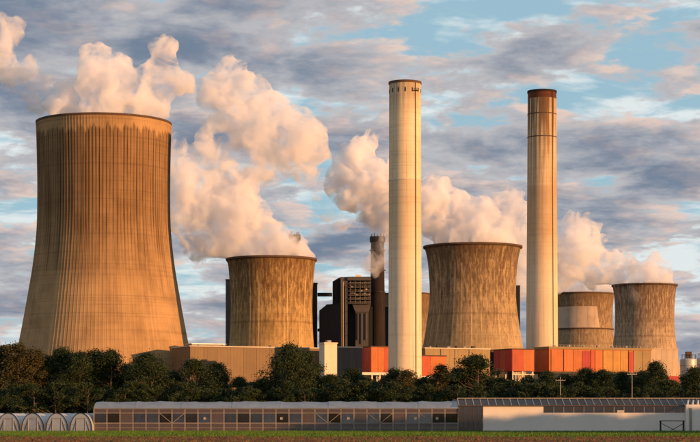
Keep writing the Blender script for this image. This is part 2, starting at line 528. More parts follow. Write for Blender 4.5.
# ------------------------------------------------------------------ ground, field
def ground():
    def fn(k, b):
        tc = k.n('ShaderNodeTexCoord').outputs['Object']
        n1 = k.noise(tc, 0.05, 6.0, 0.6); n2 = k.noise(tc, 1.6, 5.0, 0.65)
        c = k.mix(k.ss(n1, 0.4, 0.62), (0.055, 0.065, 0.022), (0.10, 0.085, 0.045))
        c = k.mix(k.ss(n2, 0.45, 0.7), c, (0.045, 0.055, 0.018))
        k.put(b.inputs['Base Color'], c)
    g = principled('meadow_ground', fn, rough=0.95, spec=0.1)
    L = 14000
    tag(mesh_obj('ground', [(-L, -1500, 0), (L, -1500, 0), (L, 26000, 0), (-L, 26000, 0)], [(0, 1, 2, 3)], g), kind='structure')

    def soil(k, b):
        tc = k.n('ShaderNodeTexCoord').outputs['Object']
        n1 = k.noise(tc, 0.35, 6.0, 0.7); n2 = k.noise(tc, 5.0, 4.0, 0.7)
        c = k.mix(k.ss(n1, 0.3, 0.7), (0.15, 0.075, 0.042), (0.055, 0.032, 0.02))
        c = k.mix(k.ss(n2, 0.5, 0.75), c, (0.22, 0.12, 0.065))
        k.put(b.inputs['Base Color'], c)
        k.put(b.inputs['Normal'], k.bump(n2, 0.7, 0.06))
    sm = principled('tilled_soil', soil, rough=0.95, spec=0.1)
    nx, ny = 420, 330
    xs = np.linspace(-42, 42, nx); ys = np.linspace(118, 182, ny)
    rng = np.random.default_rng(3)
    X, Y = np.meshgrid(xs, ys)
    Z = 0.03 + 0.055 * (1 + np.sin(Y * 2 * np.pi / 0.75 + 0.6 * np.sin(X * 0.3))) * 0.5
    Z += 0.09 * rng.random(X.shape) ** 2
    Z += 0.13 * (rng.random(X.shape) > 0.975)
    Z[0] = Z[-1] = 0.006
    v = np.stack([X.ravel(), Y.ravel(), Z.ravel()], 1)
    i = (np.arange(ny - 1)[:, None] * nx + np.arange(nx - 1)[None]).ravel()
    f = np.stack([i, i + 1, i + nx + 1, i + nx], 1)
    tag(mesh_obj('tilled_field', v.tolist(), f.tolist(), sm), kind='structure')

    # grass verge between the field and the glasshouses, plus sprouts on the soil
    def gr(k, b):
        tc = k.n('ShaderNodeTexCoord').outputs['Object']
        n1 = k.noise(tc, 0.4, 4.0, 0.6)
        k.put(b.inputs['Base Color'], k.mix(k.ss(n1, 0.35, 0.65), (0.05, 0.13, 0.014), (0.10, 0.17, 0.022)))
    gm = principled('grass', gr, rough=0.7, spec=0.2)

    def blades(name, n, x0, x1, y0, y1, h0, h1, mat, label, clump):
        rs = np.random.default_rng(11 + n)
        cx = rs.uniform(x0, x1, n); cy = rs.uniform(y0, y1, n)
        if clump:
            fld = np.sin(cx * 0.35 + 1.2 * np.sin(cy * 0.2)) * np.sin(cy * 0.23 + 0.4) + 0.4 * np.sin(cx * 1.3 + cy)
            keep = rs.random(n) < np.clip(0.45 + 0.5 * fld, 0.08, 1)
            cx, cy = cx[keep], cy[keep]
        else:
            keep = rs.random(n) < np.clip((cy - 175 - 6 * np.sin(cx * 0.31) - 4 * np.sin(cx * 1.1 + 1) - 2 * np.sin(cx * 3.3)) / 12, 0, 1)
            cx, cy = cx[keep], cy[keep]
        m = len(cx)
        a = rs.uniform(0, np.pi, m); h = rs.uniform(h0, h1, m); w = rs.uniform(0.03, 0.07, m)
        lean = rs.normal(0, 0.07, (m, 2))
        z0 = np.full(m, 0.0)
        vv = np.empty((m, 3, 3))
        vv[:, 0] = np.stack([cx - w * np.cos(a), cy - w * np.sin(a), z0], 1)
        vv[:, 1] = np.stack([cx + w * np.cos(a), cy + w * np.sin(a), z0], 1)
        vv[:, 2] = np.stack([cx + lean[:, 0], cy + lean[:, 1], h], 1)
        ff = np.arange(m * 3).reshape(m, 3)
        tag(mesh_obj(name, vv.reshape(-1, 3).tolist(), ff.tolist(), mat), label, 'grass', kind='stuff')
    blades('grass', 150000, -48, 50, 174, 239, 0.10, 0.40, gm, 'strip of short green grass between field and glasshouses', False)
    blades('crop_sprouts', 42000, -40, 40, 122, 182, 0.10, 0.26, gm, 'scattered green sprouts on the brown tilled field', True)


ground()

# ------------------------------------------------------------------ cooling towers
def smooth_profile(pts, n):
    """pts of (z, r) ascending, Catmull-Rom in z"""
    zs = np.array([p[0] for p in pts]); rs = np.array([p[1] for p in pts])
    m = np.gradient(rs, zs)
    out = []
    for z in np.linspace(zs[0], zs[-1], n):
        k = min(max(np.searchsorted(zs, z) - 1, 0), len(zs) - 2)
        h = zs[k + 1] - zs[k]; t = (z - zs[k]) / h
        r = ((2 * t**3 - 3 * t**2 + 1) * rs[k] + (t**3 - 2 * t**2 + t) * h * m[k]
             + (-2 * t**3 + 3 * t**2) * rs[k + 1] + (t**3 - t**2) * h * m[k + 1])
        out.append((float(r), float(z)))
    return out


def cooling_tower(cpx, d, rows, mat, label, seg=240, rib=0, rib_h=0.3, lip=1.0, lip_h=1.3, thick=0.7):
    """rows: (reference row, half width in reference pixels)"""
    s = d / F
    c = ((cpx - HX) * s, d, 0)
    pts = sorted((zat(y, d), h * s) for y, h in rows)
    prof = smooth_profile(pts, 64)
    root = thing('cooling_tower', c, label, 'cooling tower', 'cooling towers of the power station')
    verts, uv, faces = [], [], []
    rref = prof[-1][0]
    for r, z in prof:
        for k in range(seg + 1):
            th = math.pi / 2 + 2 * math.pi * k / seg     # seam at the back
            rr = r + (rib_h if rib and k % rib == 0 else 0.0)
            verts.append((rr * math.cos(th), rr * math.sin(th), z))
            uv.append((2 * math.pi * rref * k / seg, z))
    n = seg + 1
    for j in range(len(prof) - 1):
        for k in range(seg):
            faces.append((j * n + k, j * n + k + 1, (j + 1) * n + k + 1, (j + 1) * n + k))
    mesh_obj('shell', verts, faces, mat, root, True, uv)
    inner = MB().lathe([(r - thick, z) for r, z in reversed(prof[6:])] , 96)
    inner.build('inner_wall', M['rim'], root, True)
    rt, zt = prof[-1]
    ring = MB().lathe([(rt - thick, zt - lip_h), (rt + lip * 0.4, zt - lip_h), (rt + lip, zt - lip_h * 0.6), (rt + lip, zt + 0.4),
                       (rt - thick - 0.2, zt + 0.4), (rt - thick - 0.2, zt - lip_h)], 160)
    ring.build('rim_ring', M['rim'], root, False)
    return root, rt, zt


T1, R1, Z1 = cooling_tower(104, 1150, [(123.6, 67.0), (150, 66.2), (200, 65.6), (230, 66.3), (260, 69.3), (300, 75.8), (345, 84.2), (380, 92), (416, 101)],
    M['big_tower'], 'giant ribbed cooling tower with dark runs, tallest one, at the far left', 1080, 8, 0.20, 0.35, 0.9)
T2, R2, Z2 = cooling_tower(271.5, 1300, [(259.5, 44.3), (264, 43.4), (280, 41.8), (300, 40.6), (320, 40.8), (345, 42.2), (380, 47), (417, 54)],
    M['tower_a'], 'ochre streaked cooling tower behind the long brown hall, right of the giant tower', 300, 5, 0.12, 0.9)
T3, R3, Z3 = cooling_tower(472.7, 1400, [(247, 48.3), (252, 46.8), (275, 43.6), (297, 43.0), (320, 45.4), (345, 49.4), (380, 57), (417, 66)],
    M['tower_b'], 'grey brown streaked cooling tower standing between the two tall chimneys', 300, 5, 0.12, 1.0)
T4, R4, Z4 = cooling_tower(644.6, 1750, [(285.4, 31.8), (290, 30.9), (310, 29.3), (330, 29.6), (350, 32), (380, 37), (417, 43)],
    M['tower_c'], 'mottled cooling tower with dark lip at the far right, behind the orange panels', 240, 5, 0.12, 1.0)
T5, R5, Z5 = cooling_tower(582.5, 1950, [(294, 31.5), (301, 30.6), (315, 29.8), (335, 30.6), (352, 32), (380, 36), (417, 42)],
    M['tower_d'], 'brown cooling tower with pale band, partly hidden right of the right chimney', 240, 5, 0.12, 0.6)
T6, R6, Z6 = cooling_tower(407, 2250, [(294, 24.0), (305, 23.2), (320, 23), (345, 25), (380, 29), (417, 35)],
    M['tower_d'], 'distant brown cooling tower, mostly hidden right behind the left chimney', 160, 5, 0.1, 0.6)


def pale_patch():
    """paler area over the lower left half of the partly hidden tower"""
    d = 1950; s = d / F
    rows = [(294, 31.5), (301, 30.6), (315, 29.8), (335, 30.6), (352, 32), (380, 36), (417, 42)]
    prof = smooth_profile(sorted((zat(y, d), h * s) for y, h in rows), 160)
    def rad(z):
        return float(np.interp(z, [p[1] for p in prof], [p[0] for p in prof])) + 0.25
    v, f = [], []
    za, zb = zat(329, d), zat(308, d)
    n = 40
    for j in range(9):
        t = j / 8; z = za + (zb - za) * t
        for k in range(n + 1):
            th = R(200) + (R(270 + 27 - 6 * t) - R(200)) * k / n
            r = rad(z)
            v.append((r * math.cos(th), r * math.sin(th), z))
    for j in range(8):
        for k in range(n):
            i = j * (n + 1) + k
            f.append((i, i + 1, i + n + 2, i + n + 1))
    mesh_obj('pale_band', v, f, M['patch'], T5, True)  # thin sheet of lighter colour just outside the shell
    ring = MB().lathe([(rad(zat(330.5, d)), zat(330.5, d)), (rad(za) + 0.9, zat(330.0, d)), (rad(za) + 0.9, za), (rad(za), za)], 120)
    ring.build('ring_beam', M['rim'], T5, False)


pale_patch()

# ------------------------------------------------------------------ chimneys
def chimney(cpx, d, ytop, hw_top, hw_bot, rust, label):
    s = d / F
    H = zat(ytop, d)
    root = thing('chimney', ((cpx - HX) * s, d, 0), label, 'chimney', 'tall concrete chimneys')
    seg, nz = 96, 60
    rt, rb = hw_top * s, hw_bot * s
    v, uv, f = [], [], []
    for j in range(nz + 1):
        z = H * j / nz
        r = rb + (rt - rb) * (j / nz) ** 0.8
        for k in range(seg + 1):
            th = math.pi / 2 + 2 * math.pi * k / seg
            v.append((r * math.cos(th), r * math.sin(th), z)); uv.append((2 * math.pi * rt * k / seg, z))
    n = seg + 1
    for j in range(nz):
        for k in range(seg):
            f.append((j * n + k, j * n + k + 1, (j + 1) * n + k + 1, (j + 1) * n + k))
    mesh_obj('shaft', v, f, chimney_mat('chimney_concrete', rust, H), root, True, uv)
    cap = MB().lathe([(rt + 0.02, H - 0.9), (rt + 0.35, H - 0.9), (rt + 0.35, H + 0.35), (rt - 1.0, H + 0.35), (rt - 1.0, H - 14)], 72)
    cap.build('cap_ring', M['rim'] if not rust else M['stack'], root)
    # ladder run: cage of bars on the sunny side
    th = R(270) + math.asin(0.62)
    dx, dy = math.cos(th), math.sin(th)
    lad = MB()
    r0 = lambda z: rb + (rt - rb) * (z / H) ** 0.8
    for e in (-0.26, 0.26):
        pts = [((r0(z) + 0.22) * dx - dy * e, (r0(z) + 0.22) * dy + dx * e, z) for z in np.linspace(2, H - 1, 14)]
        lad.tube(pts, 0.09, 5)
    pts = [((r0(z) + 0.15) * dx, (r0(z) + 0.15) * dy, z) for z in np.linspace(2, H - 1, 14)]
    lad.tube(pts, 0.10, 5)
    lad.build('ladder', M['dark_steel'], root)
    if not rust:
        for k in range(14):          # flue ports below the lip
            a = 2 * math.pi * (k + 0.5) / 14
            me = MB().box((-0.30, -0.2, -1.15), (0.30, 0.2, 1.15))
            o = me.build('port', M['dark_steel'], root)
            o.location = ((rt + 0.02) * math.cos(a), (rt + 0.02) * math.sin(a), H - 5.0)
            o.rotation_euler = (0, 0, a + math.pi / 2)
        pl = MB().box((-1.5, -0.7, 0), (1.5, 0.9, 0.25))
        for x in (-1.4, 0, 1.4):
            pl.box((x - 0.06, -0.66, 0.25), (x + 0.06, -0.54, 1.4))
        pl.box((-1.5, -0.66, 1.3), (1.5, -0.54, 1.42))
        o = pl.build('service_platform', M['dark_steel'], root)
        o.location = ((rt + 0.7) * dx, (rt + 0.7) * dy, H - 5.6)
        o.rotation_euler = (0, 0, th + math.pi / 2)
    rings = (0.93, 0.86) if rust else (0.71,)
    for t in rings:
        z = H * t
        r = r0(z)
        MB().lathe([(r, z - 0.3), (r + 0.16, z - 0.3), (r + 0.16, z + 0.3), (r, z + 0.3)], 72).build('band', M['roof_trim'] if not rust else M['rim'], root)
    return root


chimney(405, 1066, 82.8, 15.9, 16.9, False, 'tall pale concrete chimney on the left, with dark slots below its rim')
chimney(542, 1250, 91.6, 14.2, 16.6, True, 'tall pale concrete chimney on the right, with rust brown stained top')

# ------------------------------------------------------------------ plant buildings
PHI = R(25)
U = Vector((math.cos(PHI), math.sin(PHI), 0))       # along fronts, to the right
V = Vector((-math.sin(PHI), math.cos(PHI), 0))      # into the plant


def corner_sizes(pl, pc, pr, d):
    cx = (pc - HX) / F * d
    tl, tr = (pl - HX) / F, (pr - HX) / F
    s = (cx - tl * d) / (math.sin(PHI) + tl * math.cos(PHI))
    w = (tr * d - cx) / (math.cos(PHI) - tr * math.sin(PHI))
    return Vector((cx, d, 0)), w, s


def panels(root, w, z0, z1, n, mats, gap=0.05, proud=0.22, names='cladding_panel', x0=0.0):
    """row of separate cladding panels on the front face (local y = 0)"""
    pw = (w - x0) / n
    for k in range(n):
        m = mats[k % len(mats)]
        MB().box((x0 + k * pw + gap, -proud, z0), (x0 + (k + 1) * pw - gap, 0.0 - 0.004, z1)).build(names, m, root)


def hall(name, pl, pc, pr, d, y0, y1, label, cat, wall, trim, npan, panel_mats, depth=None, group=None, z0=None, side_mats=None):
    c, w, s = corner_sizes(pl, pc, pr, d)
    if depth: s = depth
    z0 = zat(y0, d) if z0 is None else z0
    z1 = zat(y1, d)
    root = thing(name, c, label, cat, group, PHI)
    wl = MB().box((0, 0, z0), (w, s, z1 - 0.6)).build('wall', wall, root)
    MB().box((-0.4, -0.45, z1 - 0.6), (w + 0.4, s + 0.4, z1)).build('roof_edge', trim, root)
    if npan:
        panels(wl, w, z0 + 0.3, z1 - 0.8, npan, panel_mats)
    if side_mats:
        n = len(side_mats)
        for k in range(n):
            MB().box((-0.22, s * k / n + 0.1, z0 + 0.3), (-0.004, s * (k + 1) / n - 0.1, z1 - 0.8)).build('cladding_panel', side_mats[k], wl)
    return root, w, s, z0, z1


def legs(root, xs, ys, z1, mat, wid=0.9, brace=True, name='support_leg'):
    for x in xs:
        for y in ys:
            MB().box((x - wid / 2, y - wid / 2, 0), (x + wid / 2, y + wid / 2, z1)).build(name, mat, root)
    if brace:
        for a, b in zip(xs[:-1], xs[1:]):
            MB().bar((a, ys[0], z1 * 0.55), (b, ys[0], z1), 0.5).build('brace', mat, root)


# long brown turbine hall in front of the second tower
r, w, s, z0, z1 = hall('turbine_hall', 172, 190, 321, 1080, 417, 345.5, 'long low brown hall with shaded left end, below the second cooling tower', 'hall',
     M['ochre_clad'], M['roof_trim'], 10, [M['ochre_clad']], depth=30, z0=0)
for x in (8, 23, 52, 66):
    MB().box((x, 8, z1), (x + 1.6, 9.6, z1 + 1.1), 0.3).build('roof_vent', M['grey_conc'], r)
# grey step and pale roof strip behind the hall
hall('annex_block', 186, 192, 226, 1112, 417, 343.2, 'low pale roofed annex between giant tower and second tower', 'annex', M['grey_conc'], M['silo'], 0, None, z0=0)
# cream lift tower
r, w, s, z0, z1 = hall('lift_tower', 321, 324.5, 337, 1035, 417, 342.5, 'narrow cream lift tower at the right end of the brown hall', 'tower', M['cream'], M['cream'], 0, None, z0=0, depth=7)
MB().box((w * .3, 1, z1), (w * .6, 4, z1 + 1.2)).build('hatch', M['grey_conc'], r)
hall('grey_hall', 336, 337.5, 362, 1085, 417, 346.5, 'grey brown hall between cream lift tower and red bunker', 'hall', M['grey_conc'], M['roof_trim'], 4, [M['grey_clad']], depth=18, z0=0)

# red coal bunkers on legs
r, w, s, z0, z1 = hall('coal_bunker', 357.5, 371, 391, 1105, 372.5, 346, 'red orange coal bunker on pale legs, left of the left chimney', 'bunker',
     M['red_clad'], M['rim'], 3, [M['orange_clad'], M['orange_clad'], M['red_clad']], group='red coal bunkers', side_mats=[M['red_clad'], M['crimson_clad']])  # side panels darker red than the front: shade put into the cladding colour
MB().box((-6, -0.8, z0 - 1.5), (w + 0.5, s, z0 - 0.004)).build('floor_beam', M['white_steel'], r)
legs(r, [0.8, w * .45, w - 0.8], [0.6, s - 1], z0 - 1.5, M['white_steel'], 0.9)
r, w, s, z0, z1 = hall('coal_bunker', 413, 415, 446, 1112, 376, 355, 'red orange coal bunker with dark seam, right of the left chimney', 'bunker',
     M['red_clad'], M['rim'], 2, [M['red_clad'], M['orange_clad']], group='red coal bunkers', depth=12)
MB().box((0, -0.8, z0 - 1.3), (w + 0.5, s, z0 - 0.004)).build('floor_beam', M['white_steel'], r)
legs(r, [1, w * .6, w - 1], [0.6, s - 1], z0 - 1.3, M['dark_steel'], 0.9)
r, w, s, z0, z1 = hall('coal_bunker', 494, 512, 534, 1185, 371, 348.5, 'red orange coal bunker on a steel frame, left of the right chimney', 'bunker',
     M['red_clad'], M['rim'], 2, [M['red_clad'], M['orange_clad']], group='red coal bunkers', side_mats=[M['crimson_clad'], M['red_clad'], M['crimson_clad']])  # left side in darker reds, its shade put into the panel colours
legs(r, [0.8, w * .5, w - 0.6], [0.6, s - 1], z0, M['steel'], 0.6)
MB().box((0, -0.3, z0 - 2.4), (w, 0.28, z0 - 1.9)).build('floor_beam', M['steel'], r)

# sand coloured hall below the third tower
r, w, s, z0, z1 = hall('sand_hall', 421, 425, 490, 1140, 417, 347.5, 'sand coloured hall below the third cooling tower', 'hall', M['sand_clad'], M['roof_trim'], 8, [M['sand_clad']], depth=26, z0=0)
for k, x_ in enumerate((4, 9, 16, 22, 27, 33)):
    MB().box((x_, 1.5, z1 + 0.004), (x_ + 1.2 + 0.5 * (k % 3), 3.2, z1 + 0.9 + 0.5 * (k % 2)), 0.25).build('roof_vent', M['dark_steel'] if k % 2 else M['grey_conc'], r)
for x_ in (10.5, 20.3, 30.0):
    MB().tube([(x_, -0.5, 1), (x_, -0.5, z1 - 0.8)], 0.16, 8).build('downpipe', M['grey_conc'], r)
hall('shadow_block', 486, 488, 513, 1215, 417, 349.5, 'black block put in for the dark shadow area left of the right red bunker', 'building', M['black_clad'], M['dark_steel'], 3, [M['black_clad']], depth=16, z0=0)  # black block added to paint a dark shadow area

# long orange panelled conveyor house on the right
c, w, s = corner_sizes(545, 549, 651, 1205)
z0, z1 = zat(371.5, 1205), zat(346.5, 1205)
r = thing('conveyor_house', c, 'long conveyor house with orange, amber and crimson panels, right of the right chimney', 'conveyor house', None, PHI)
wl = MB().box((0, 0, z0), (w, 18, z1 - 1.5)).build('wall', M['orange_clad'], r)
MB().box((-0.4, -0.6, z1 - 1.5), (w + 0.4, 18.4, z1)).build('roof_edge', M['sand_clad'], r)
MB().box((-0.4, -0.9, z0 - 1.4), (w + 0.4, 18, z0 - 0.004)).build('floor_beam', M['dark_steel'], r)
def fx(px):
    t = (px - HX) / F
    return (t * c.y - c.x) / (math.cos(PHI) - t * math.sin(PHI))
edges = [(551, 563, 'orange_clad'), (563.6, 573, 'orange_clad'), (573.4, 581.6, 'orange_clad'), (582, 590, 'crimson_clad'), (590.5, 594.5, 'red_clad'), (595, 602, 'orange_clad'),
         (603, 612.5, 'amber_clad'), (613, 620, 'amber_clad'), (620.4, 628, 'amber_clad'), (628.4, 633, 'crimson_clad'), (633.4, 642, 'sand_clad'), (642.4, 650.4, 'sand_clad')]
for a, b, m in edges:
    MB().box((fx(a), -0.35 - 0.15 * rnd.random(), z0 + 0.4), (fx(b), -0.004, z1 - (1.9 if 'crim' not in m else 2.6))).build('cladding_panel', M[m], wl)
legs(r, [2 + k * (w - 4) / 7 for k in range(8)], [1.0, 16], z0 - 1.4, M['dark_steel'], 0.8, True)

for k in range(7):
    MB().box((6 + k * (w - 12) / 6, 4, z1 + 0.004), (7.6 + k * (w - 12) / 6, 6, z1 + 1.0 + 0.5 * (k % 2)), 0.3).build('roof_vent', M['grey_conc'], r)
rl = MB().tube([(0.2, -0.3, z1 + 1.1), (w - 0.2, -0.3, z1 + 1.1)], 0.05, 5)
for k in range(30):
    x_ = 0.2 + (w - 0.4) * k / 29
    rl.box((x_ - .04, -.34, z1 + .004), (x_ + .04, -.26, z1 + 1.12))
rl.build('roof_railing', M['steel'], r)
for a in (563.3, 602.5, 628.2):
    MB().tube([(fx(a), -0.62, z0 + 0.2), (fx(a), -0.62, z1 - 1.6)], 0.16, 8).build('downpipe', M['dark_steel'], r)
# tan block and red plinth, silos at far right
hall('tan_block', 648, 650, 678, 1400, 417, 348.5, 'plain tan concrete block below the rightmost cooling tower', 'block', M['tan_conc'], M['tan_conc'], 5, [M['tan_conc']], depth=24, z0=0)
hall('red_shed', 666, 668, 679, 1340, 417, 376, 'small crimson shed at the foot of the tan block', 'shed', M['crimson_clad'], M['crimson_clad'], 3, [M['crimson_clad']], depth=10, z0=0)


def silo(px, hw, ytop, d, label):
    s_ = d / F
    root = thing('silo', ((px - HX) * s_, d, 0), label, 'silo', 'pale silos at the right edge')
    H = zat(ytop, d); r_ = hw * s_
    tk = MB().lathe([(r_, 0), (r_, H), (r_ * 0.96, H + 0.6), (0.3, H + 1.6)], 48).build('tank', M['silo'], root, False)
    for z in (H * 0.35, H * 0.65, H * 0.9):
        MB().lathe([(r_, z), (r_ + 0.15, z), (r_ + 0.15, z + 0.4), (r_, z + 0.4)], 48).build('hoop', M['grey_conc'], tk)
    top = MB()
    for k in range(9):
        a = R(190 + k * 20)
        top.box((r_ * .9 * math.cos(a) - .12, r_ * .9 * math.sin(a) - .12, H + .5), (r_ * .9 * math.cos(a) + .12, r_ * .9 * math.sin(a) + .12, H + 3.4))
    pts = [(r_ * .9 * math.cos(R(190 + k * 10)), r_ * .9 * math.sin(R(190 + k * 10)), H + 3.4) for k in range(17)]
    top.tube(pts, 0.18, 5)
    top.build('railing', M['dark_steel'], root)
    MB().box((-r_ * .35, -2, H + 0.6), (r_ * .35, 2, H + 5.6), 0.3).build('filter_house', M['rim'], root)
    return root


silo(688.5, 8.2, 360, 1300, 'pale silo beside the tan block')
silo(704.5, 7.6, 359, 1310, 'pale silo cut off by the right picture edge')

# ------------------------------------------------------------------ boiler houses, stacks, bridges
DB = 1350
def bx(px): return (px - HX) / F * DB
def bz(py): return zat(py, DB)
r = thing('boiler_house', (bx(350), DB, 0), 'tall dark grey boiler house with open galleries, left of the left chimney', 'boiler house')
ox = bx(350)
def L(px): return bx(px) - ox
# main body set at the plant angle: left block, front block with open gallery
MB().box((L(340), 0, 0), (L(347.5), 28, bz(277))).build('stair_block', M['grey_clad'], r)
MB().prism([(L(332.5), 0), (L(340) - 0.01, 0), (L(340) - 0.01, bz(277)), (L(339), bz(277)), (L(332.5), bz(281))], 6, 26).build('side_block', M['black_clad'], r)  # left flank in black, its shade put into the cladding colour
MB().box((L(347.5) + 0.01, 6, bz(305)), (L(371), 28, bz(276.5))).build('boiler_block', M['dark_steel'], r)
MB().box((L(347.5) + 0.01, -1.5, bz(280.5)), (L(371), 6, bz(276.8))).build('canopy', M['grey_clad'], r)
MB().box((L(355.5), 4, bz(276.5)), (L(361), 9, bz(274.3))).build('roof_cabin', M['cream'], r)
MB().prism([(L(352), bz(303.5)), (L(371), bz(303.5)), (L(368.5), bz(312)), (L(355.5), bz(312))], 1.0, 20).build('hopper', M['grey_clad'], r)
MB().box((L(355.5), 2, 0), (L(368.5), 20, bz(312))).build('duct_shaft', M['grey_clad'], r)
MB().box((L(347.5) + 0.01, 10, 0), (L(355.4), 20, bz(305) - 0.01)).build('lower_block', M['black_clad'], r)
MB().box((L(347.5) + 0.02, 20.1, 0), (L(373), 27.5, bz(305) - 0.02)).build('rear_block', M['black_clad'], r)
for q, y in enumerate((303.5, 299.5, 295.5, 291.5, 287.5, 284)):
    gf = MB().box((L(349), -1.2, bz(y) - 0.35), (L(370.6), 5.9, bz(y))).build('gallery_floor', M['grey_clad'], r)
    ra = MB()
    xa, xb = L(349), L(370.6)
    ra.box((xa, -1.2, bz(y) + 1.0), (xb, -1.08, bz(y) + 1.12))
    for k in range(12):
        x = xa + (xb - xa) * k / 11
        ra.box((x - .06, -1.2, bz(y)), (x + .06, -1.08, bz(y) + 1.0))
    ra.build('gallery_railing', M['steel'], gf)
for k in range(5):
    x = L(350.5) + k * (L(370) - L(350.5)) / 4
    MB().box((x - .3, -0.9, bz(303.5)), (x + .3, -0.3, bz(281))).build('gallery_column', M['grey_clad'], r)
for px, py in ((353, 293), (357, 295), (361, 291), (358, 299), (364, 294), (368, 295), (366, 289.5), (352, 287)):
    MB().tube([(L(px) - 1.4, 1.0, bz(py)), (L(px) + 1.4, 1.0, bz(py))], 0.9, 10).build('lit_bit', M['tan_conc'], r, True)  # pale tubes added in place of small lit bits on the galleries

for q, px in enumerate((341.2, 343, 345.6)):
    MB().tube([(L(px), -0.55, 2), (L(px), -0.55, bz(279 + 3 * q))], 0.42 - 0.08 * q, 8).build('riser_pipe', M['steel'] if q == 1 else M['grey_clad'], r)
for q, (px, y0_, y1_) in enumerate(((358, 340, 313), (361.5, 344, 313), (366, 340, 313))):
    MB().tube([(L(px), 1.2, bz(y0_)), (L(px), 1.2, bz(y1_))], 0.4, 8).build('downcomer', M['grey_clad'], r)
for y_ in (288, 300, 312, 324, 336):
    MB().box((L(340) - 0.02, -0.35, bz(y_)), (L(347.5), -0.004, bz(y_) + 0.5)).build('floor_band', M['dark_steel'], r)
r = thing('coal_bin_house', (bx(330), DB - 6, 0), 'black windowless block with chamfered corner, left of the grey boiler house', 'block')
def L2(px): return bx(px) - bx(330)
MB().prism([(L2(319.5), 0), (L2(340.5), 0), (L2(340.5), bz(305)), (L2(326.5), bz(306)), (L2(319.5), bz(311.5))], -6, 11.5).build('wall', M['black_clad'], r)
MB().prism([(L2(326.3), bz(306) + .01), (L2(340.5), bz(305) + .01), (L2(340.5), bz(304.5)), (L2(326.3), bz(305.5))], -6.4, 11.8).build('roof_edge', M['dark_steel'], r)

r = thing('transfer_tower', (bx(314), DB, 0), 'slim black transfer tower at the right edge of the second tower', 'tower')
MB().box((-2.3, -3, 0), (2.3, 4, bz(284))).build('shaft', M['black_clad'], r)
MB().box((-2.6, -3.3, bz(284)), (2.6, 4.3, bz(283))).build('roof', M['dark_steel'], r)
for y0_, y1_, a, b, lab in ((296.2, 292.8, 317.3, 332.3, 'upper dark conveyor bridge from the slim tower to the boiler house'),
                            (331.5, 328.5, 317.3, 319.4, 'lower short dark conveyor bridge by the slim tower')):
    q = thing('conveyor_bridge', (bx(a), DB + 2, bz(y0_)), lab, 'bridge', 'conveyor bridges')
    ww = bx(b) - bx(a) - 0.1; hh = bz(y1_) - bz(y0_)
    MB().box((0.1, -1.6, 0.3), (ww, 1.6, hh - 0.2)).build('gallery', M['black_clad'], q)
    MB().box((0.1, -1.9, hh - 0.2), (ww, 1.9, hh)).build('roof', M['dark_steel'], q)
    MB().box((0.1, -1.9, 0), (ww, 1.9, 0.3)).build('floor', M['dark_steel'], q)


def dark_stack(px, d, ytop, hw_t, hw_b, label):
    s_ = d / F
    root = thing('boiler_stack', ((px - HX) * s_, d, 0), label, 'stack', 'dark boiler stacks')
    H = zat(ytop, d)
    rb, rt = hw_b * s_, hw_t * s_
    zc = H * 0.93
    sf = MB().lathe([(rb, 0), (rb * .4 + rt * .6, H * .55), (rt, zc), (rt, H), (rt - .6, H), (rt - .6, H - 8)], 28).build('shaft', M['stack'], root)
    for t in (0.70, 0.82, 0.93):
        z = H * t
        rr = rt + 0.25 if t > .9 else rt + 0.6
        MB().lathe([(rr - .6, z), (rr + .7, z), (rr + .7, z + .5), (rr - .6, z + .5)], 28).build('walkway', M['dark_steel'], sf)
    head = MB().lathe([(rt - .5, H - 3), (rt + .9, H - 3), (rt + .9, H + 0.8), (rt - .5, H + .8), (rt - .5, H - 3)], 20)
    for k in range(12):
        a = 2 * math.pi * k / 12
        head.box((rt * math.cos(a) - .25, rt * math.sin(a) - .25, H), (rt * math.cos(a) + .25, rt * math.sin(a) + .25, H + 1.6 + 0.8 * (k % 3)))
    head.build('head_grille', M['dark_steel'], root)
    return root


dark_stack(377.5, 1385, 238, 6.6, 9.0, 'dark brown boiler stack wrapped in steam beside the left chimney')
dark_stack(294.5, 1440, 236, 5.0, 7.0, 'dark stack head poking out of steam above the second tower')

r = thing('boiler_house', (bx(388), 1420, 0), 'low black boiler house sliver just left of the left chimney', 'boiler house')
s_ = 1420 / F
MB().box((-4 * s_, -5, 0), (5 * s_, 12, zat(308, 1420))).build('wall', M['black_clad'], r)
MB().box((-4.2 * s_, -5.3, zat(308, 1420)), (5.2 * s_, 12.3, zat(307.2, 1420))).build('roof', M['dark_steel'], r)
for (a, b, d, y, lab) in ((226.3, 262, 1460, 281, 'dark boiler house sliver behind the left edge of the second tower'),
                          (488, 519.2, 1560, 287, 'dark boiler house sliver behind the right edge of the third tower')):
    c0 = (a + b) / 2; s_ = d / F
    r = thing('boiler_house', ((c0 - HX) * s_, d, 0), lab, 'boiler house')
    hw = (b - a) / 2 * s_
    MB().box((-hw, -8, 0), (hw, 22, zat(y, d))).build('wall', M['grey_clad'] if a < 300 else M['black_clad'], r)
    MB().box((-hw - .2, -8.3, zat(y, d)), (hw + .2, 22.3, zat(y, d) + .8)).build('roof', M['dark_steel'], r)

# ------------------------------------------------------------------ steam
def steam_mat(name, dens, col=(0.990, 0.985, 0.993)):
    m = bpy.data.materials.new(name); m.use_nodes = True
    k = NT(m.node_tree)
    out = k.n('ShaderNodeOutputMaterial')
    v = k.n('ShaderNodeVolumePrincipled')
    v.inputs['Color'].default_value = (*col, 1)
    tc = k.n('ShaderNodeTexCoord').outputs['Object']
    n1 = k.noise(tc, 0.075, 7.0, 0.66, 2.15, 0.8)
    k.put(v.inputs['Density'], k.m('MULTIPLY', k.ss(n1, 0.41, 0.66), dens * 2.5))
    v.inputs['Anisotropy'].default_value = 0.0
    k.t.links.new(v.outputs[0], out.inputs['Volume'])
    return m


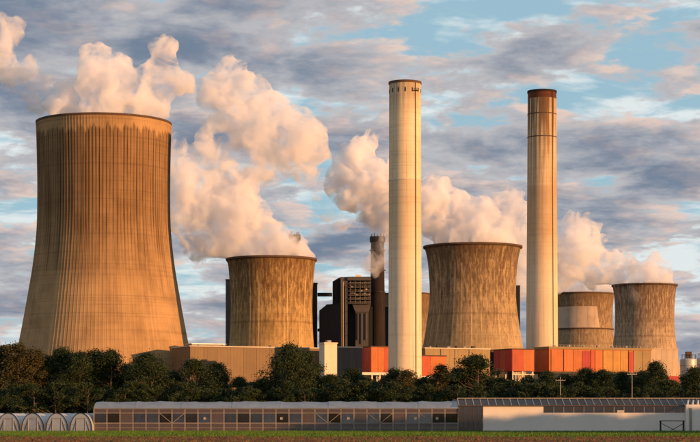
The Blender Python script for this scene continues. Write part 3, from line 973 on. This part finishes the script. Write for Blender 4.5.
_ico = None
def ico():
    global _ico
    if _ico is None:
        import bmesh
        bm = bmesh.new(); bmesh.ops.create_icosphere(bm, subdivisions=2, radius=1)
        bm.verts.ensure_lookup_table()
        _ico = (np.array([v.co[:] for v in bm.verts]), np.array([[v.index for v in f.verts] for f in bm.faces]))
        bm.free()
    return _ico


def plume(name, blobs, d, label, dens, seed, voxel=1.25, group='steam plumes', spread=0.55, kids=7, disp=1.0, mouth=None):
    """blobs of (reference x, y, radius, depth offset m) laid out round depth d"""
    rg = np.random.default_rng(seed)
    s = d / F
    sph = []
    for b in blobs:
        x, y, rr = b[:3]
        dy = b[3] if len(b) > 3 else 0.0
        p = np.array(at(x, y, d)); p[1] += dy + rg.normal(0, rr * s * 0.35) * spread
        r0 = rr * s * 1.07
        sph.append((p, r0))
        for _ in range(kids):
            v = rg.normal(size=3); v /= np.linalg.norm(v)
            r1 = r0 * rg.uniform(0.26, 0.50)
            q = p + v * (r0 * 1.02 - r1 * 0.45)
            sph.append((q, r1))
            for _ in range(3):
                v2 = rg.normal(size=3) + v * 0.8; v2 /= np.linalg.norm(v2)
                r2 = r1 * rg.uniform(0.3, 0.5)
                sph.append((q + v2 * (r1 * 1.0 - r2 * 0.4), r2))
    iv, fi = ico()
    V_, F_ = [], []
    for k, (p, r_) in enumerate(sph):
        V_.append(iv * r_ + p); F_.append(fi + k * len(iv))
    V_ = np.concatenate(V_); F_ = np.concatenate(F_)
    c = at(blobs[0][0], blobs[0][1], d)
    V_ -= np.array(c)
    tmp = mesh_obj('tmp_blob', V_.tolist(), F_.tolist(), None)
    md = tmp.modifiers.new('r', 'REMESH'); md.mode = 'VOXEL'; md.voxel_size = voxel * (d / 1300)
    sm = tmp.modifiers.new('s', 'SMOOTH'); sm.iterations = 2
    for size, st in ((15.0, 9.5), (6.5, 5.6), (3.0, 2.6)):
        tx = bpy.data.textures.new('puff', 'CLOUDS'); tx.noise_scale = size * d / 1300; tx.noise_depth = 2
        dm = tmp.modifiers.new('d', 'DISPLACE'); dm.texture = tx; dm.strength = st * disp * d / 1300; dm.mid_level = 0.5
        dm.texture_coords = 'LOCAL'
    md = tmp.modifiers.new('r2', 'REMESH'); md.mode = 'VOXEL'; md.voxel_size = voxel * (d / 1300)
    sm = tmp.modifiers.new('s2', 'SMOOTH'); sm.iterations = 1
    dg = bpy.context.evaluated_depsgraph_get()
    me = bpy.data.meshes.new_from_object(tmp.evaluated_get(dg))
    if mouth:                       # keep the foot of the plume inside the tower mouth
        root, rt, zt = mouth
        co = np.empty(len(me.vertices) * 3, dtype=np.float32); me.vertices.foreach_get('co', co)
        co = co.reshape(-1, 3)
        ax = np.array(root.location) - np.array(c)
        dx, dy = co[:, 0] - ax[0], co[:, 1] - ax[1]
        rr = np.hypot(dx, dy); lim = zt - c.z + 1.2
        bad = (co[:, 2] < lim) & (rr > rt - 3.0) & (rr < rt + 16)
        inn = bad & (rr < rt + 1.0)
        k_ = (rt - 3.0) / np.maximum(rr, 1e-3)
        co[inn, 0] = ax[0] + dx[inn] * k_[inn]; co[inn, 1] = ax[1] + dy[inn] * k_[inn]
        out_ = bad & ~inn
        co[out_, 2] = lim
        me.vertices.foreach_set('co', co.ravel())
    bpy.data.objects.remove(tmp)
    me.name = name
    me.materials.clear(); me.materials.append(steam_mat('steam', dens))
    o = bpy.data.objects.new(name, me); COL.objects.link(o); o.location = c
    return tag(o, label, 'steam', group)


plume('steam_plume', [(105, 116, 30), (75, 114, 22), (137, 114, 24), (158, 112, 12), (75, 98, 19), (100, 86, 26), (130, 93, 25), (152, 100, 18),
       (97, 66, 19), (101, 53, 12), (90, 60, 11), (118, 74, 17), (58, 104, 12), (160, 82, 15), (150, 70, 11), (172, 78, 13), (165, 51, 12),
       (172, 46, 9), (157, 47, 8), (184, 82, 11), (168, 66, 9)], 1150, 'billowing steam rising from the giant cooling tower at far left', 0.13, 5, mouth=(T1, R1, Z1))
plume('drifting_steam', [(45, 103, 11), (30, 90, 13), (14, 76, 14), (2, 62, 16), (-4, 42, 13), (8, 29, 13), (-10, 26, 16), (45, 85, 7), (38, 72, 6), (-25, 50, 20), (30, 60, 4)],
      1190, 'loose pink steam drifting to the upper left picture corner', 0.085, 9, spread=0.8, disp=1.3)
plume('steam_plume', [(271, 262, 33), (293, 256, 15), (250, 252, 24), (225, 242, 24), (196, 240, 20), (238, 225, 27), (208, 216, 27), (226, 200, 26), (192, 190, 24), (182, 166, 19),
       (204, 157, 18), (178, 146, 10), (225, 176, 21), (244, 190, 17), (223, 150, 11), (264, 163, 18), (254, 177, 14), (235, 138, 11), (216, 124, 13), (206, 138, 13), (246, 160, 10), (284, 168, 13), (225, 97, 23), (250, 110, 27), (275, 124, 27),
       (300, 136, 24), (316, 150, 15), (236, 76, 15), (233, 65, 7), (215, 86, 14), (206, 95, 9), (252, 90, 18), (280, 150, 20), (300, 164, 17), (312, 176, 9), (262, 136, 23), (180, 220, 15), (280, 244, 18)],
      1300, 'tall leaning steam plume rising from the second cooling tower', 0.105, 21, mouth=(T2, R2, Z2))
plume('steam_plume', [(473, 251, 38), (503, 246, 14), (492, 232, 18), (467, 224, 23), (442, 216, 24), (426, 201, 21), (431, 186, 12), (456, 206, 17), (478, 214, 15), (405, 203, 24),
       (396, 220, 17), (386, 191, 27), (366, 181, 25), (356, 161, 19), (363, 146, 11), (371, 140, 8), (346, 156, 11), (339, 175, 13), (336, 190, 8), (351, 200, 15), (374, 215, 16),
       (384, 236, 9), (446, 238, 14)], 1400, 'bright steam plume blowing left from the third cooling tower behind the left chimney', 0.15, 33, mouth=(T3, R3, Z3))
for k, (x, y, r_, lab) in enumerate(((321, 195, 5, 'pink steam shred left of the bright plume, upper one'), (331, 216, 6, 'pink steam shred above the boiler house, lower left one'), (346, 224, 7, 'pink steam shred above the boiler house, beside the dark stack'))):
    plume('steam_shred', [(x, y, r_), (x + r_ * 1.1, y + 1, r_ * .7), (x - r_, y + 1, r_ * .5), (x + r_ * 2, y + 3, r_ * .5)], 1380, lab, 0.055, 50 + k, voxel=1.0, group='steam shreds', kids=5, disp=0.6)
plume('steam_shred', [(379, 258, 11), (373, 266, 8), (384, 266, 8), (382, 250, 8), (388, 242, 9), (376, 273, 5), (392, 256, 9)], 1365, 'thin steam veil in front of the dark brown stack', 0.045, 61, voxel=1.0, group='steam shreds', kids=5, disp=0.7)
plume('steam_plume', [(644, 290, 27), (626, 281, 16), (661, 288, 8), (640, 279, 10), (650, 282, 7), (610, 272, 17), (596, 266, 21), (612, 256, 9), (626, 264, 11), (637, 272, 9),
       (576, 255, 24), (581, 236, 19), (575, 222, 11), (590, 231, 11), (567, 231, 11), (561, 270, 18), (548, 250, 18)], 1750, 'pale steam plume from the rightmost cooling tower, right of the right chimney', 0.09, 41, mouth=(T4, R4, Z4))
plume('steam_plume', [(583, 294, 24), (565, 285, 16), (600, 286, 16), (545, 262, 22), (530, 246, 24), (540, 218, 13), (516, 222, 21), (506, 202, 13), (514, 195, 9), (496, 216, 17),
       (486, 206, 11), (500, 236, 18), (520, 284, 15), (523, 265, 16), (476, 201, 7)], 1950, 'dim steam plume between third tower and right chimney', 0.065, 47, mouth=(T5, R5, Z5))

# ------------------------------------------------------------------ trees
def make_tree(seed, h, rw, lobes, leaves, leaf, mat, base=0.12, airy=0.0):
    """returns (trunk mesh, crown mesh): tapered trunk with limbs, crown of leaf quads in clumps"""
    rg = random.Random(seed)
    tb = MB()
    pts, rad = [], []
    x = y = 0.0
    for k in range(8):
        t = k / 7
        pts.append((x, y, h * 0.86 * t)); rad.append(h * 0.017 * (1 - t) ** 0.8 + 0.03)
        x += rg.uniform(-1, 1) * h * 0.014; y += rg.uniform(-1, 1) * h * 0.014
    tb.tube(pts, rad, 7)
    clumps = []
    # a few big boughs of unequal reach give each crown its own outline
    boughs = [(rg.uniform(0, 2 * math.pi), base + (0.9 - base) * (k + rg.random()) / 7, rg.uniform(0.55, 1.15)) for k in range(7)]
    for k in range(lobes):
        ba, bt, br = boughs[k % 7]
        t = min(1.0, max(0.0, (bt - base) / (0.93 - base) + rg.gauss(0, 0.13)))
        if k % 5 == 0:
            t = rg.uniform(0.75, 1.0)
        z = h * (base + (0.94 - base) * t)
        prof = (math.sin(math.pi * min(1, (0.18 + 0.79 * t))) ** 0.7) * rw * br
        a = ba + rg.gauss(0, 0.75)
        q = prof * math.sqrt(rg.uniform(0.08, 1.0))
        c = Vector((q * math.cos(a), q * math.sin(a), z))
        r_ = h * rg.uniform(0.035, 0.105) * (1.15 - 0.4 * t)
        clumps.append((c, r_))
        if k % 2 == 0:
            i = min(6, int(max(0, (z / h - 0.12)) / 0.86 * 7))
            p0 = Vector(pts[i])
            mid = p0.lerp(c, 0.55) + Vector((0, 0, -0.03 * h))
            tb.tube([p0, mid, c], [rad[i] * 0.55, rad[i] * 0.34, 0.03], 5, False)
    v, f = [], []
    wt = [c[1] ** 2 for c in clumps]; tot = sum(wt)
    for (c, r_), w_ in zip(clumps, wt):
        for _ in range(int(leaves * w_ / tot)):
            n = Vector((rg.gauss(0, 1), rg.gauss(0, 1), rg.gauss(0, 1)))
            n.normalize()
            p = c + Vector((n.x * 1.15, n.y * 1.15, n.z * 0.8)) * r_ * (rg.uniform(0.35, 1.12) ** 0.7 if rg.random() > 0.2 else rg.uniform(1.05, 1.75))
            up = Vector((rg.gauss(0, 1), rg.gauss(0, 1), rg.gauss(0.6, 1))).normalized()
            a = up.orthogonal().normalized(); b = up.cross(a)
            s1 = leaf * rg.uniform(0.6, 1.25); s2 = s1 * rg.uniform(0.45, 0.75)
            th = rg.uniform(0, math.pi); ca, sa = math.cos(th), math.sin(th)
            a, b = a * ca + b * sa, b * ca - a * sa
            i = len(v)
            v += [tuple(p - a * s1), tuple(p + b * s2), tuple(p + a * s1), tuple(p - b * s2)]
            f.append((i, i + 1, i + 2, i + 3))
    m1 = bpy.data.meshes.new('trunk'); m1.from_pydata(tb.v, [], tb.f); m1.materials.append(M['bark'])
    m2 = bpy.data.meshes.new('crown'); m2.from_pydata(v, [], f); m2.materials.append(mat)
    return m1, m2


# unit trees of 16 m, scaled per place
KINDS = {
    'tall': [make_tree(101 + k, 16, 3.4, 70, 15000, 0.165, M['leaf_gold_lit'], 0.12) for k in range(4)],
    'broad': [make_tree(201 + k, 16, 5.4, 125, 24000, 0.17, M['leaf_dark'], 0.03) for k in range(6)],
    'shrub': [make_tree(301 + k, 8, 5.0, 60, 11000, 0.145, M['leaf_shrub'], 0.02) for k in range(4)],
}
tree_no = [0]


def plant(kind, px, ytop, d, label, wide=1.0, group='row of trees behind the glasshouses', name=None, x=None, h=None):
    i = tree_no[0]; tree_no[0] += 1
    m1, m2 = KINDS[kind][i % len(KINDS[kind])]
    H0 = 16 if kind != 'shrub' else 8
    hh = zat(ytop, d) if h is None else h
    sc = hh / (H0 * 0.94)
    xx = (px - HX) / F * d if x is None else x
    root = thing(name or ('tree' if kind != 'shrub' else 'shrub'), (xx, d, -0.05), label, 'tree' if kind != 'shrub' else 'shrub', group, rnd.uniform(0, 6.28))
    root.scale = (sc * wide, sc * wide, sc)
    link_mesh('trunk', m1, root); link_mesh('crown', m2, root)
    return root


TREES = [
 ('tall', 3, 349, 452, 1.1, 'tall airy golden tree at the left picture edge'),
 ('tall', 18, 346, 446, 1.0, 'tall airy golden tree left of the giant tower foot'),
 ('tall', 32, 352, 450, 1.1, 'golden leafy tree with pale trunk before the giant tower\'s left foot'),
 ('tall', 46, 357, 455, 1.2, 'leafy tree, third from the pale-trunked one, before the giant tower'),
 ('broad', 62, 352, 452, 0.8, 'dense dark tree before the left half of the giant tower'),
 ('broad', 79, 354, 448, 0.75, 'dense dark tree before the middle of the giant tower'),
 ('tall', 96, 353, 454, 1.1, 'slim tree with knobbly top before the giant tower'),
 ('broad', 112, 353, 450, 0.8, 'dark rounded tree before the shadow on the giant tower'),
 ('broad', 131, 366, 452, 0.9, 'shorter dark tree between two rounded trees before the giant tower'),
 ('broad', 150, 356, 446, 0.85, 'dark pointed tree before the right foot of the giant tower'),
 ('broad', 171, 374, 452, 0.9, 'low dark tree before the gap beside the brown hall'),
 ('broad', 195, 361, 448, 0.85, 'dark tree before the left end of the brown hall'),
 ('broad', 217, 366, 452, 0.9, 'dark tree before the brown hall, right of its shaded end'),
 ('broad', 238, 379, 450, 0.95, 'low dark tree before the middle of the brown hall'),
 ('broad', 261, 381, 448, 1.0, 'low dark tree left of the tall tree before the brown hall'),
 ('broad', 289, 347, 444, 0.72, 'tall dark tree reaching the roof of the brown hall'),
 ('broad', 306, 355, 452, 0.75, 'tall dark tree left of the cream lift tower'),
 ('broad', 330, 376, 450, 1.0, 'dark tree before the foot of the cream lift tower'),
 ('broad', 352, 371, 452, 0.9, 'dark tree before the grey hall, left of the bunker legs'),
 ('broad', 376, 384, 450, 1.0, 'low tree below the left red bunker'),
 ('broad', 394, 371, 446, 0.8, 'dark tree before the left edge of the left chimney'),
 ('tall', 408, 372, 443, 1.2, 'small knobbly tree before the foot of the left chimney'),
 ('broad', 424, 380, 450, 1.0, 'low tree right of the left chimney foot'),
 ('tall', 441, 366, 448, 1.0, 'thin reddish lit tree before the right end of the middle bunker'),
 ('broad', 457, 371, 452, 0.9, 'dark tree before the sand coloured hall, left of the largest one'),
 ('broad', 478, 358, 446, 1.15, 'large dark tree before the third cooling tower'),
 ('broad', 498, 380, 450, 0.9, 'low dark tree left of the right bunker legs'),
 ('broad', 517, 389, 452, 1.1, 'low tree below the right red bunker'),
 ('broad', 548, 374, 444, 0.8, 'dark tree before the foot of the right chimney'),
 ('broad', 566, 376, 452, 0.9, 'dark tree right of the right chimney foot'),
 ('broad', 584, 371, 450, 0.9, 'dark tree before the crimson panels of the conveyor house'),
 ('broad', 603, 372, 448, 0.9, 'dark tree before the middle of the conveyor house'),
 ('broad', 622, 374, 454, 0.9, 'dark tree before the right part of the conveyor house'),
 ('broad', 641, 373, 450, 0.85, 'dark tree before the right end of the conveyor house'),
 ('broad', 656, 365, 444, 0.75, 'tall dark tree before the tan block'),
 ('broad', 674, 386, 452, 1.0, 'low tree before the crimson shed'),
 ('broad', 693, 370, 446, 0.85, 'dark tree before the silos'),
 ('broad', 708, 376, 452, 0.9, 'dark tree cut off by the right picture edge'),
 ('tall', -14, 352, 452, 1.1, 'tall tree just outside the left picture edge'),
]
for kd, px, yt, d, wd, lab in TREES:
    plant(kd, px, yt, d, lab, wd * (1.32 if kd == 'broad' else 1.15))
for k in range(24):
    px = 5 + k * 30 + rnd.uniform(-8, 8)
    yb = float(np.interp(px, [0, 120, 170, 250, 300, 340, 480, 520, 560, 700], [360, 362, 376, 384, 364, 383, 376, 389, 380, 380]))
    plant('broad', px, yb + rnd.uniform(0, 5), 462 + rnd.uniform(-3, 6), 'dark tree of the back row, half hidden behind the front trees', 1.5, 'back row of trees')
for k in range(44):                       # hedge-like understory, each bush its own thing
    px = -15 + k * 17 + rnd.uniform(-5, 5)
    plant('shrub', px, rnd.uniform(381, 391), 432 + rnd.uniform(-6, 4), 'dark bushy shrub in the thicket at the foot of the trees', rnd.uniform(0.9, 1.2), 'shrubs at the foot of the trees')
for k in range(40):
    px = -10 + k * 18.5 + rnd.uniform(-4, 4)
    plant('shrub', px, rnd.uniform(377, 387), 468 + rnd.uniform(-5, 8), 'dark shrub hidden deep in the tree row', rnd.uniform(1.0, 1.3), 'shrubs deep in the tree row')
# the wood to the right of the viewer, out of the picture, whose long shadow crosses the field
for k in range(32):
    x_ = 70 + (k % 21) * 3.2
    plant('broad', 0, 0, (195 if k < 21 else 191) + rnd.uniform(-2, 2), 'tree of the wood right of the field, outside the picture', 1.7, 'wood right of the field', x=x_,
          h=(10.2 if x_ < 90 else 10.6 + (x_ - 90) * 0.02) + rnd.uniform(-0.15, 0.15))

# ------------------------------------------------------------------ poly tunnels
DT = 238
def tunnel(pa, pb, d, label):
    s_ = d / F
    wd = (pb - pa) * s_; h = zat(413.2, d)
    cx = ((pa + pb) / 2 - HX) * s_
    root = thing('poly_tunnel', (cx, d, 0), label, 'poly tunnel', 'small poly tunnels at the left')
    n = 18; depth = 26
    def arc(rx, hz):
        return [(rx * math.cos(math.pi * k / n), hz * (math.sin(math.pi * k / n) ** 0.8)) for k in range(n + 1)]
    A = arc(wd / 2, h)
    v, f = [], []
    ny = 10
    for j in range(ny + 1):
        sag = 1 - 0.012 * (j % 2)
        for x, z in A:
            v.append((x * sag, depth * j / ny, z * sag))
    for j in range(ny):
        for k in range(n):
            i = j * (n + 1) + k
            f.append((i, i + 1, i + n + 2, i + n + 1))
    mesh_obj('cover', v, f, M['film'], root, True)
    # end wall split in panes left and right of the door
    dw, dh = wd * 0.20, h * 0.74
    ev = [(x * 0.99, 0.06, z * 0.99) for x, z in A]
    ew = mesh_obj('end_wall', ev, [tuple(range(n, -1, -1))], M['film_end'], root)
    MB().tube([(x, -0.02, z) for x, z in A], 0.055, 6).build('hoop', M['dark_steel'], root)
    dr = MB()
    dr.bar((-dw, 0, 0), (-dw, 0, dh), 0.07).bar((dw, 0, 0), (dw, 0, dh), 0.07).bar((-dw, 0, dh), (dw, 0, dh), 0.07)
    dr.build('door_frame', M['steel'], ew)
    MB().bar((-wd * .46, 0.02, h * .42), (-dw, 0.02, h * .42), 0.05).bar((dw, 0.02, h * .42), (wd * .46, 0.02, h * .42), 0.05).build('end_rail', M['steel'], ew)
    MB().bar((-wd * .40, 0.01, 0), (-dw, 0.01, dh * .9), 0.05).bar((wd * .40, 0.01, 0), (dw, 0.01, dh * .9), 0.05).build('brace', M['dark_steel'], ew)
    return root


for a, b, lab in ((-26, -3, 'poly tunnel cut off by the left picture edge'), (-3, 20, 'leftmost whole poly tunnel with pink lit end'), (21.5, 44, 'second poly tunnel from the left'),
                  (46, 68, 'third poly tunnel from the left'), (70, 92, 'poly tunnel next to the long greenhouse')):
    tunnel(a, b, DT, lab)

# ------------------------------------------------------------------ long greenhouse
DG = 240
def gx(px): return (px - HX) / F * DG
GZ = lambda py: zat(py, DG)
r = thing('greenhouse', (gx(94), DG, 0), 'long low greenhouse with grey film roof and rows of dark panes', 'greenhouse')
gl = gx(458) - gx(94)
nb = 28
bw = gl / nb
z_sill, z_head, z_eave, z_top = 1.22, 2.48, 3.02, 3.86
for k in range(nb + 1):
    x = k * bw
    MB().box((x - 0.05, -0.05, 0), (x + 0.05, 0.05, z_eave)).build('post', M['steel'], r)
pane_me = None; low_me = None; head_me = None
for k in range(nb):
    x = k * bw
    if pane_me is None:
        o1 = MB().box((0.055, -0.012, z_sill + 0.04), (bw - 0.055, 0.012, z_head - 0.04)).build('pane', M['glass'], r)
        o2 = MB().box((0.055, -0.015, 0.05), (bw - 0.055, 0.015, z_sill - 0.04)).build('lower_panel', M['dirty_glass'], r)
        o3 = MB().box((0.055, -0.02, z_head + 0.04), (bw - 0.055, 0.02, z_eave - 0.05)).build('header_panel', M['dirty_glass'], r)
        pane_me, low_me, head_me = o1.data, o2.data, o3.data
    else:
        pn = link_mesh('pane', pane_me, r, (x, 0, 0))
        if k % 7 == 2 or k in (9, 20):
            pn.material_slots[0].link = 'OBJECT'; pn.material_slots[0].material = M['dirty_glass']
        pn.rotation_euler = (rnd.uniform(-.012, .012), 0, rnd.uniform(-.008, .008))
        link_mesh('lower_panel', low_me, r, (x, 0, 0)); link_mesh('header_panel', head_me, r, (x, 0, 0))
for z, h_ in ((0.03, 0.04), (z_sill, 0.035), (z_head, 0.035), (z_eave, 0.05)):
    MB().box((-0.05, -0.075, z - h_), (gl + 0.05, -0.052, z + h_)).build('rail', M['steel'], r)
MB().box((-0.05, -0.07, 0.62 - 0.02), (gl, -0.055, 0.62 + 0.02)).build('rail', M['steel'], r)
for k in (5, 6, 17, 18, 21, 22, 25):
    x = k * bw
    if k % 2: MB().bar((x + .05, -0.10, z_head), (x + bw - .05, -0.10, z_sill), 0.045).build('brace', M['steel'], r)
    else: MB().bar((x + .05, -0.10, z_sill), (x + bw - .05, -0.10, z_head), 0.045).build('brace', M['steel'], r)
for px in (205, 281.5, 348.5, 415.5, 437):          # round fans in the pane row
    o = MB().lathe([(0.02, 0), (0.15, 0), (0.19, 0.05), (0.19, 0.12), (0.14, 0.12), (0.02, 0.08)], 16).build('fan', M['steel'], r)
    o.rotation_euler = (R(90), 0, 0); o.location = (gx(px) - gx(94), -0.09, 1.80)
# arched film roof in sheets, three spans deep
for sp in range(3):
    y0_ = sp * 7.0 - 0.35
    sheets = [(0, 5.2), (5.2, 11.0), (11.0, 17.4), (17.4, 23.5), (23.5, 29.6), (29.6, 35.8), (35.8, 41.0), (41.0, gl + 0.2)]
    for q, (a, b) in enumerate(sheets):
        v, f = [], []
        n = 12; nxx = 9
        for j in range(nxx):
            x = a + (b - a - 0.03) * j / (nxx - 1)
            wv = 0.05 * math.sin(x * 1.7 + sp) + (0.06 if q % 2 else 0.0) + 0.03 * math.sin(x * 4.1)
            for k in range(n + 1):
                t = k / n
                z = z_eave + 0.06 + (z_top - z_eave) * (math.sin(math.pi * t) ** 0.75) * (1 + wv)
                v.append((x, y0_ + 6.9 * t, z))
        for j in range(nxx - 1):
            for k in range(n):
                i = j * (n + 1) + k
                f.append((i, i + n + 1, i + n + 2, i + 1))
        mesh_obj('roof_sheet', v, f, M['roof_film'], r, True)
    MB().box((-0.05, y0_ + 6.8, z_eave - 0.1), (gl, y0_ + 7.1, z_eave + 0.1)).build('gutter', M['steel'], r)
for x in (0.0, gl):
    MB().box((x - 0.03, 0.1, 0.02), (x + 0.03, 20.5, z_eave - 0.12)).build('end_wall', M['dirty_glass'], r)
MB().box((0, 20.5, 0.02), (gl, 20.6, z_eave - 0.12)).build('back_wall', M['dirty_glass'], r)


def crop_rows():
    """staked crop inside the greenhouse"""
    rs = np.random.default_rng(5)
    for j, yy in enumerate((3.0, 6.0, 9.0, 13.0)):
        m = 2600
        cx = rs.uniform(gx(95), gx(457), m); cy = DG + yy + rs.normal(0, 0.25, m); cz = rs.uniform(0.05, 1.9 + 0.3 * (j % 2), m)
        a = rs.normal(0, 0.14, (m, 3)); b = rs.normal(0, 0.14, (m, 3))
        c = np.stack([cx, cy, cz], 1)
        v = np.stack([c - a, c + b, c + a, c - b], 1).reshape(-1, 3)
        tag(mesh_obj('crop_row', v.tolist(), np.arange(m * 4).reshape(m, 4).tolist(), M['leaf_shrub']), 'row of staked green crop inside the long greenhouse', 'crop', 'crop rows', 'stuff')


crop_rows()

# ------------------------------------------------------------------ white walled glasshouse
r = thing('glasshouse', (gx(458.6), DG - 0.3, 0), 'glasshouse with long white front wall and dark glazing band', 'glasshouse')
def wx(px): return gx(px) - gx(458.6)
zt = GZ(406.2)
zw = GZ(413.2)
# dark glazed bay
nbay = 5
x0, x1 = 0.06, wx(482.6)
for k in range(nbay):
    a = x0 + (x1 - x0) * k / nbay; b = x0 + (x1 - x0) * (k + 1) / nbay
    MB().box((a + 0.04, 0.10, 0.05), (b - 0.04, 0.13, 1.5)).build('pane', M['dark_glass'], r)
    MB().box((a + 0.04, 0.10, 1.56), (b - 0.04, 0.13, zt - 0.05)).build('pane', M['dark_glass'], r)
    MB().box((a - 0.03, 0.06, 0), (a + 0.03, 0.16, zt)).build('mullion', M['rim'], r)
MB().box((x0, 0.05, 1.51), (x1, 0.155, 1.55)).build('rail', M['rim'], r)
MB().box((wx(483), 0, 0), (wx(543.2), 0.22, zt)).build('white_wall', M['wall_white'], r)
MB().box((wx(543.2) + 0.004, 0.01, 0), (wx(684.5), 0.22, zw)).build('white_wall', M['wall_white'], r)
MB().box((wx(684.5) + 0.004, -0.9, 0), (wx(760), 0.22, GZ(404.8))).build('white_wall', M['wall_white'], r)
MB().box((wx(687.6), -0.98, 0.1), (wx(690.2), -0.91, GZ(408))).build('downpipe', M['steel'], r)
MB().box((wx(483) - 0.02, -0.06, 0.0), (wx(684), -0.004, 0.16)).build('plinth', M['grey_conc'], r)
ng = 14
for k in range(ng):
    a = wx(543.6) + (wx(684) - wx(543.6)) * k / ng; b = wx(543.6) + (wx(684) - wx(543.6)) * (k + 1) / ng
    MB().box((a + 0.03, 0.12, zw + 0.05), (b - 0.03, 0.15, zt - 0.02)).build('pane', M['dark_glass'], r)
    MB().box((b - 0.03, 0.08, zw + 0.004), (b + 0.03, 0.18, zt)).build('mullion', M['steel'], r)
MB().box((wx(543.4), 0.02, zw + 0.004), (wx(684), 0.24, zw + 0.05)).build('sill', M['white_steel'], r)
MB().box((wx(617), 0.03, zw + 0.055), (wx(624), 0.10, zw + 0.36)).build('vent_flap', M['white_steel'], r)
# roof: glazed slope with rafters, ridge set back
xr0, xr1 = 0.0, wx(760)
nr = 40
zr = GZ(401.6) + 0.35
for sp in range(3):
    yb = -0.25 + sp * 6.4
    for side in (0, 1):
        ya, yc = (yb, yb + 3.2) if side == 0 else (yb + 3.2, yb + 6.4)
        za, zc = (zt + 0.02, zr) if side == 0 else (zr, zt + 0.02)
        for k in range(nr):
            a = xr0 + (xr1 - xr0) * k / nr; b = xr0 + (xr1 - xr0) * (k + 1) / nr
            if sp == 0 and side == 0:
                mesh_obj('roof_pane', [(a + .03, ya, za + .03), (b - .03, ya, za + .03), (b - .03, yc, zc + .03), (a + .03, yc, zc + .03)], [(0, 1, 2, 3)], M['dark_glass'], r)
                MB().bar((a, ya, za + .05), (a, yc, zc + .05), 0.07).build('rafter', M['steel'], r)
        if not (sp == 0 and side == 0):
            mesh_obj('roof_slope', [(xr0, ya, za), (xr1, ya, za), (xr1, yc, zc), (xr0, yc, zc)], [(0, 1, 2, 3)], M['dark_glass'], r)
MB().box((xr0 - .1, -0.36, zt), (wx(684), -0.24, zt + 0.10)).build('gutter', M['rim'], r)
MB().box((xr0, 2.9, zr + .04), (xr1, 3.06, zr + .14)).build('ridge', M['steel'], r)
MB().box((0.05, 19.0, 0), (xr1, 19.2, zt)).build('back_wall', M['grey_conc'], r)
for k in range(3):          # bright tubes on the right end roof
    MB().tube([(wx(686 + 5 * k), -0.8, GZ(404.5)), (wx(690 + 5 * k), 1.5, GZ(400.6))], 0.12, 8).build('vent_tube', M['silo'], r, True)

# steel trestle before the white wall
r = thing('steel_trestle', (gx(668), DG - 3.0, 0), 'dark steel trestle with crossed braces before the white wall', 'trestle')
hw = (679 - 656) / 2 * (DG - 3) / F
ht = zat(421.3, DG - 3)
for x in (-hw, hw):
    for y in (-0.35, 0.35):
        MB().box((x - .05, y - .05, 0), (x + .05, y + .05, ht)).build('leg', M['dark_steel'], r)
MB().box((-hw - .1, -.42, ht), (hw + .1, .42, ht + .09)).build('top_rail', M['dark_steel'], r)
MB().bar((-hw * .5, -.4, 0.03), (hw * .95, -.4, ht * .8), .055).build('brace', M['dark_steel'], r)
MB().bar((hw * .6, -.46, 0.03), (-hw * .95, -.46, ht * .8), .055).build('brace', M['dark_steel'], r)

# ------------------------------------------------------------------ poles
def pole(px, ytop, d, label):
    s_ = d / F
    root = thing('utility_pole', ((px - HX) * s_, d, 0), label, 'pole', 'utility poles among the trees')
    H = zat(ytop, d)
    MB().tube([(0, 0, 0), (0, 0, H)], [0.10, 0.07], 8).build('mast', M['steel'], root)
    ca = MB().box((-1.1, -.16, H - .86), (1.1, -.08, H - .74)).build('crossarm', M['steel'], root)
    for x in (-1, -.35, .35, 1):
        MB().tube([(x, -.1, H - .74), (x, -.1, H - .55)], .05, 6).build('insulator', M['cream'], ca)


pole(560.5, 377, 424, 'thin pale utility pole right of the right chimney foot')
pole(632, 371, 424, 'thin pale utility pole before the crimson end panel of the conveyor house')
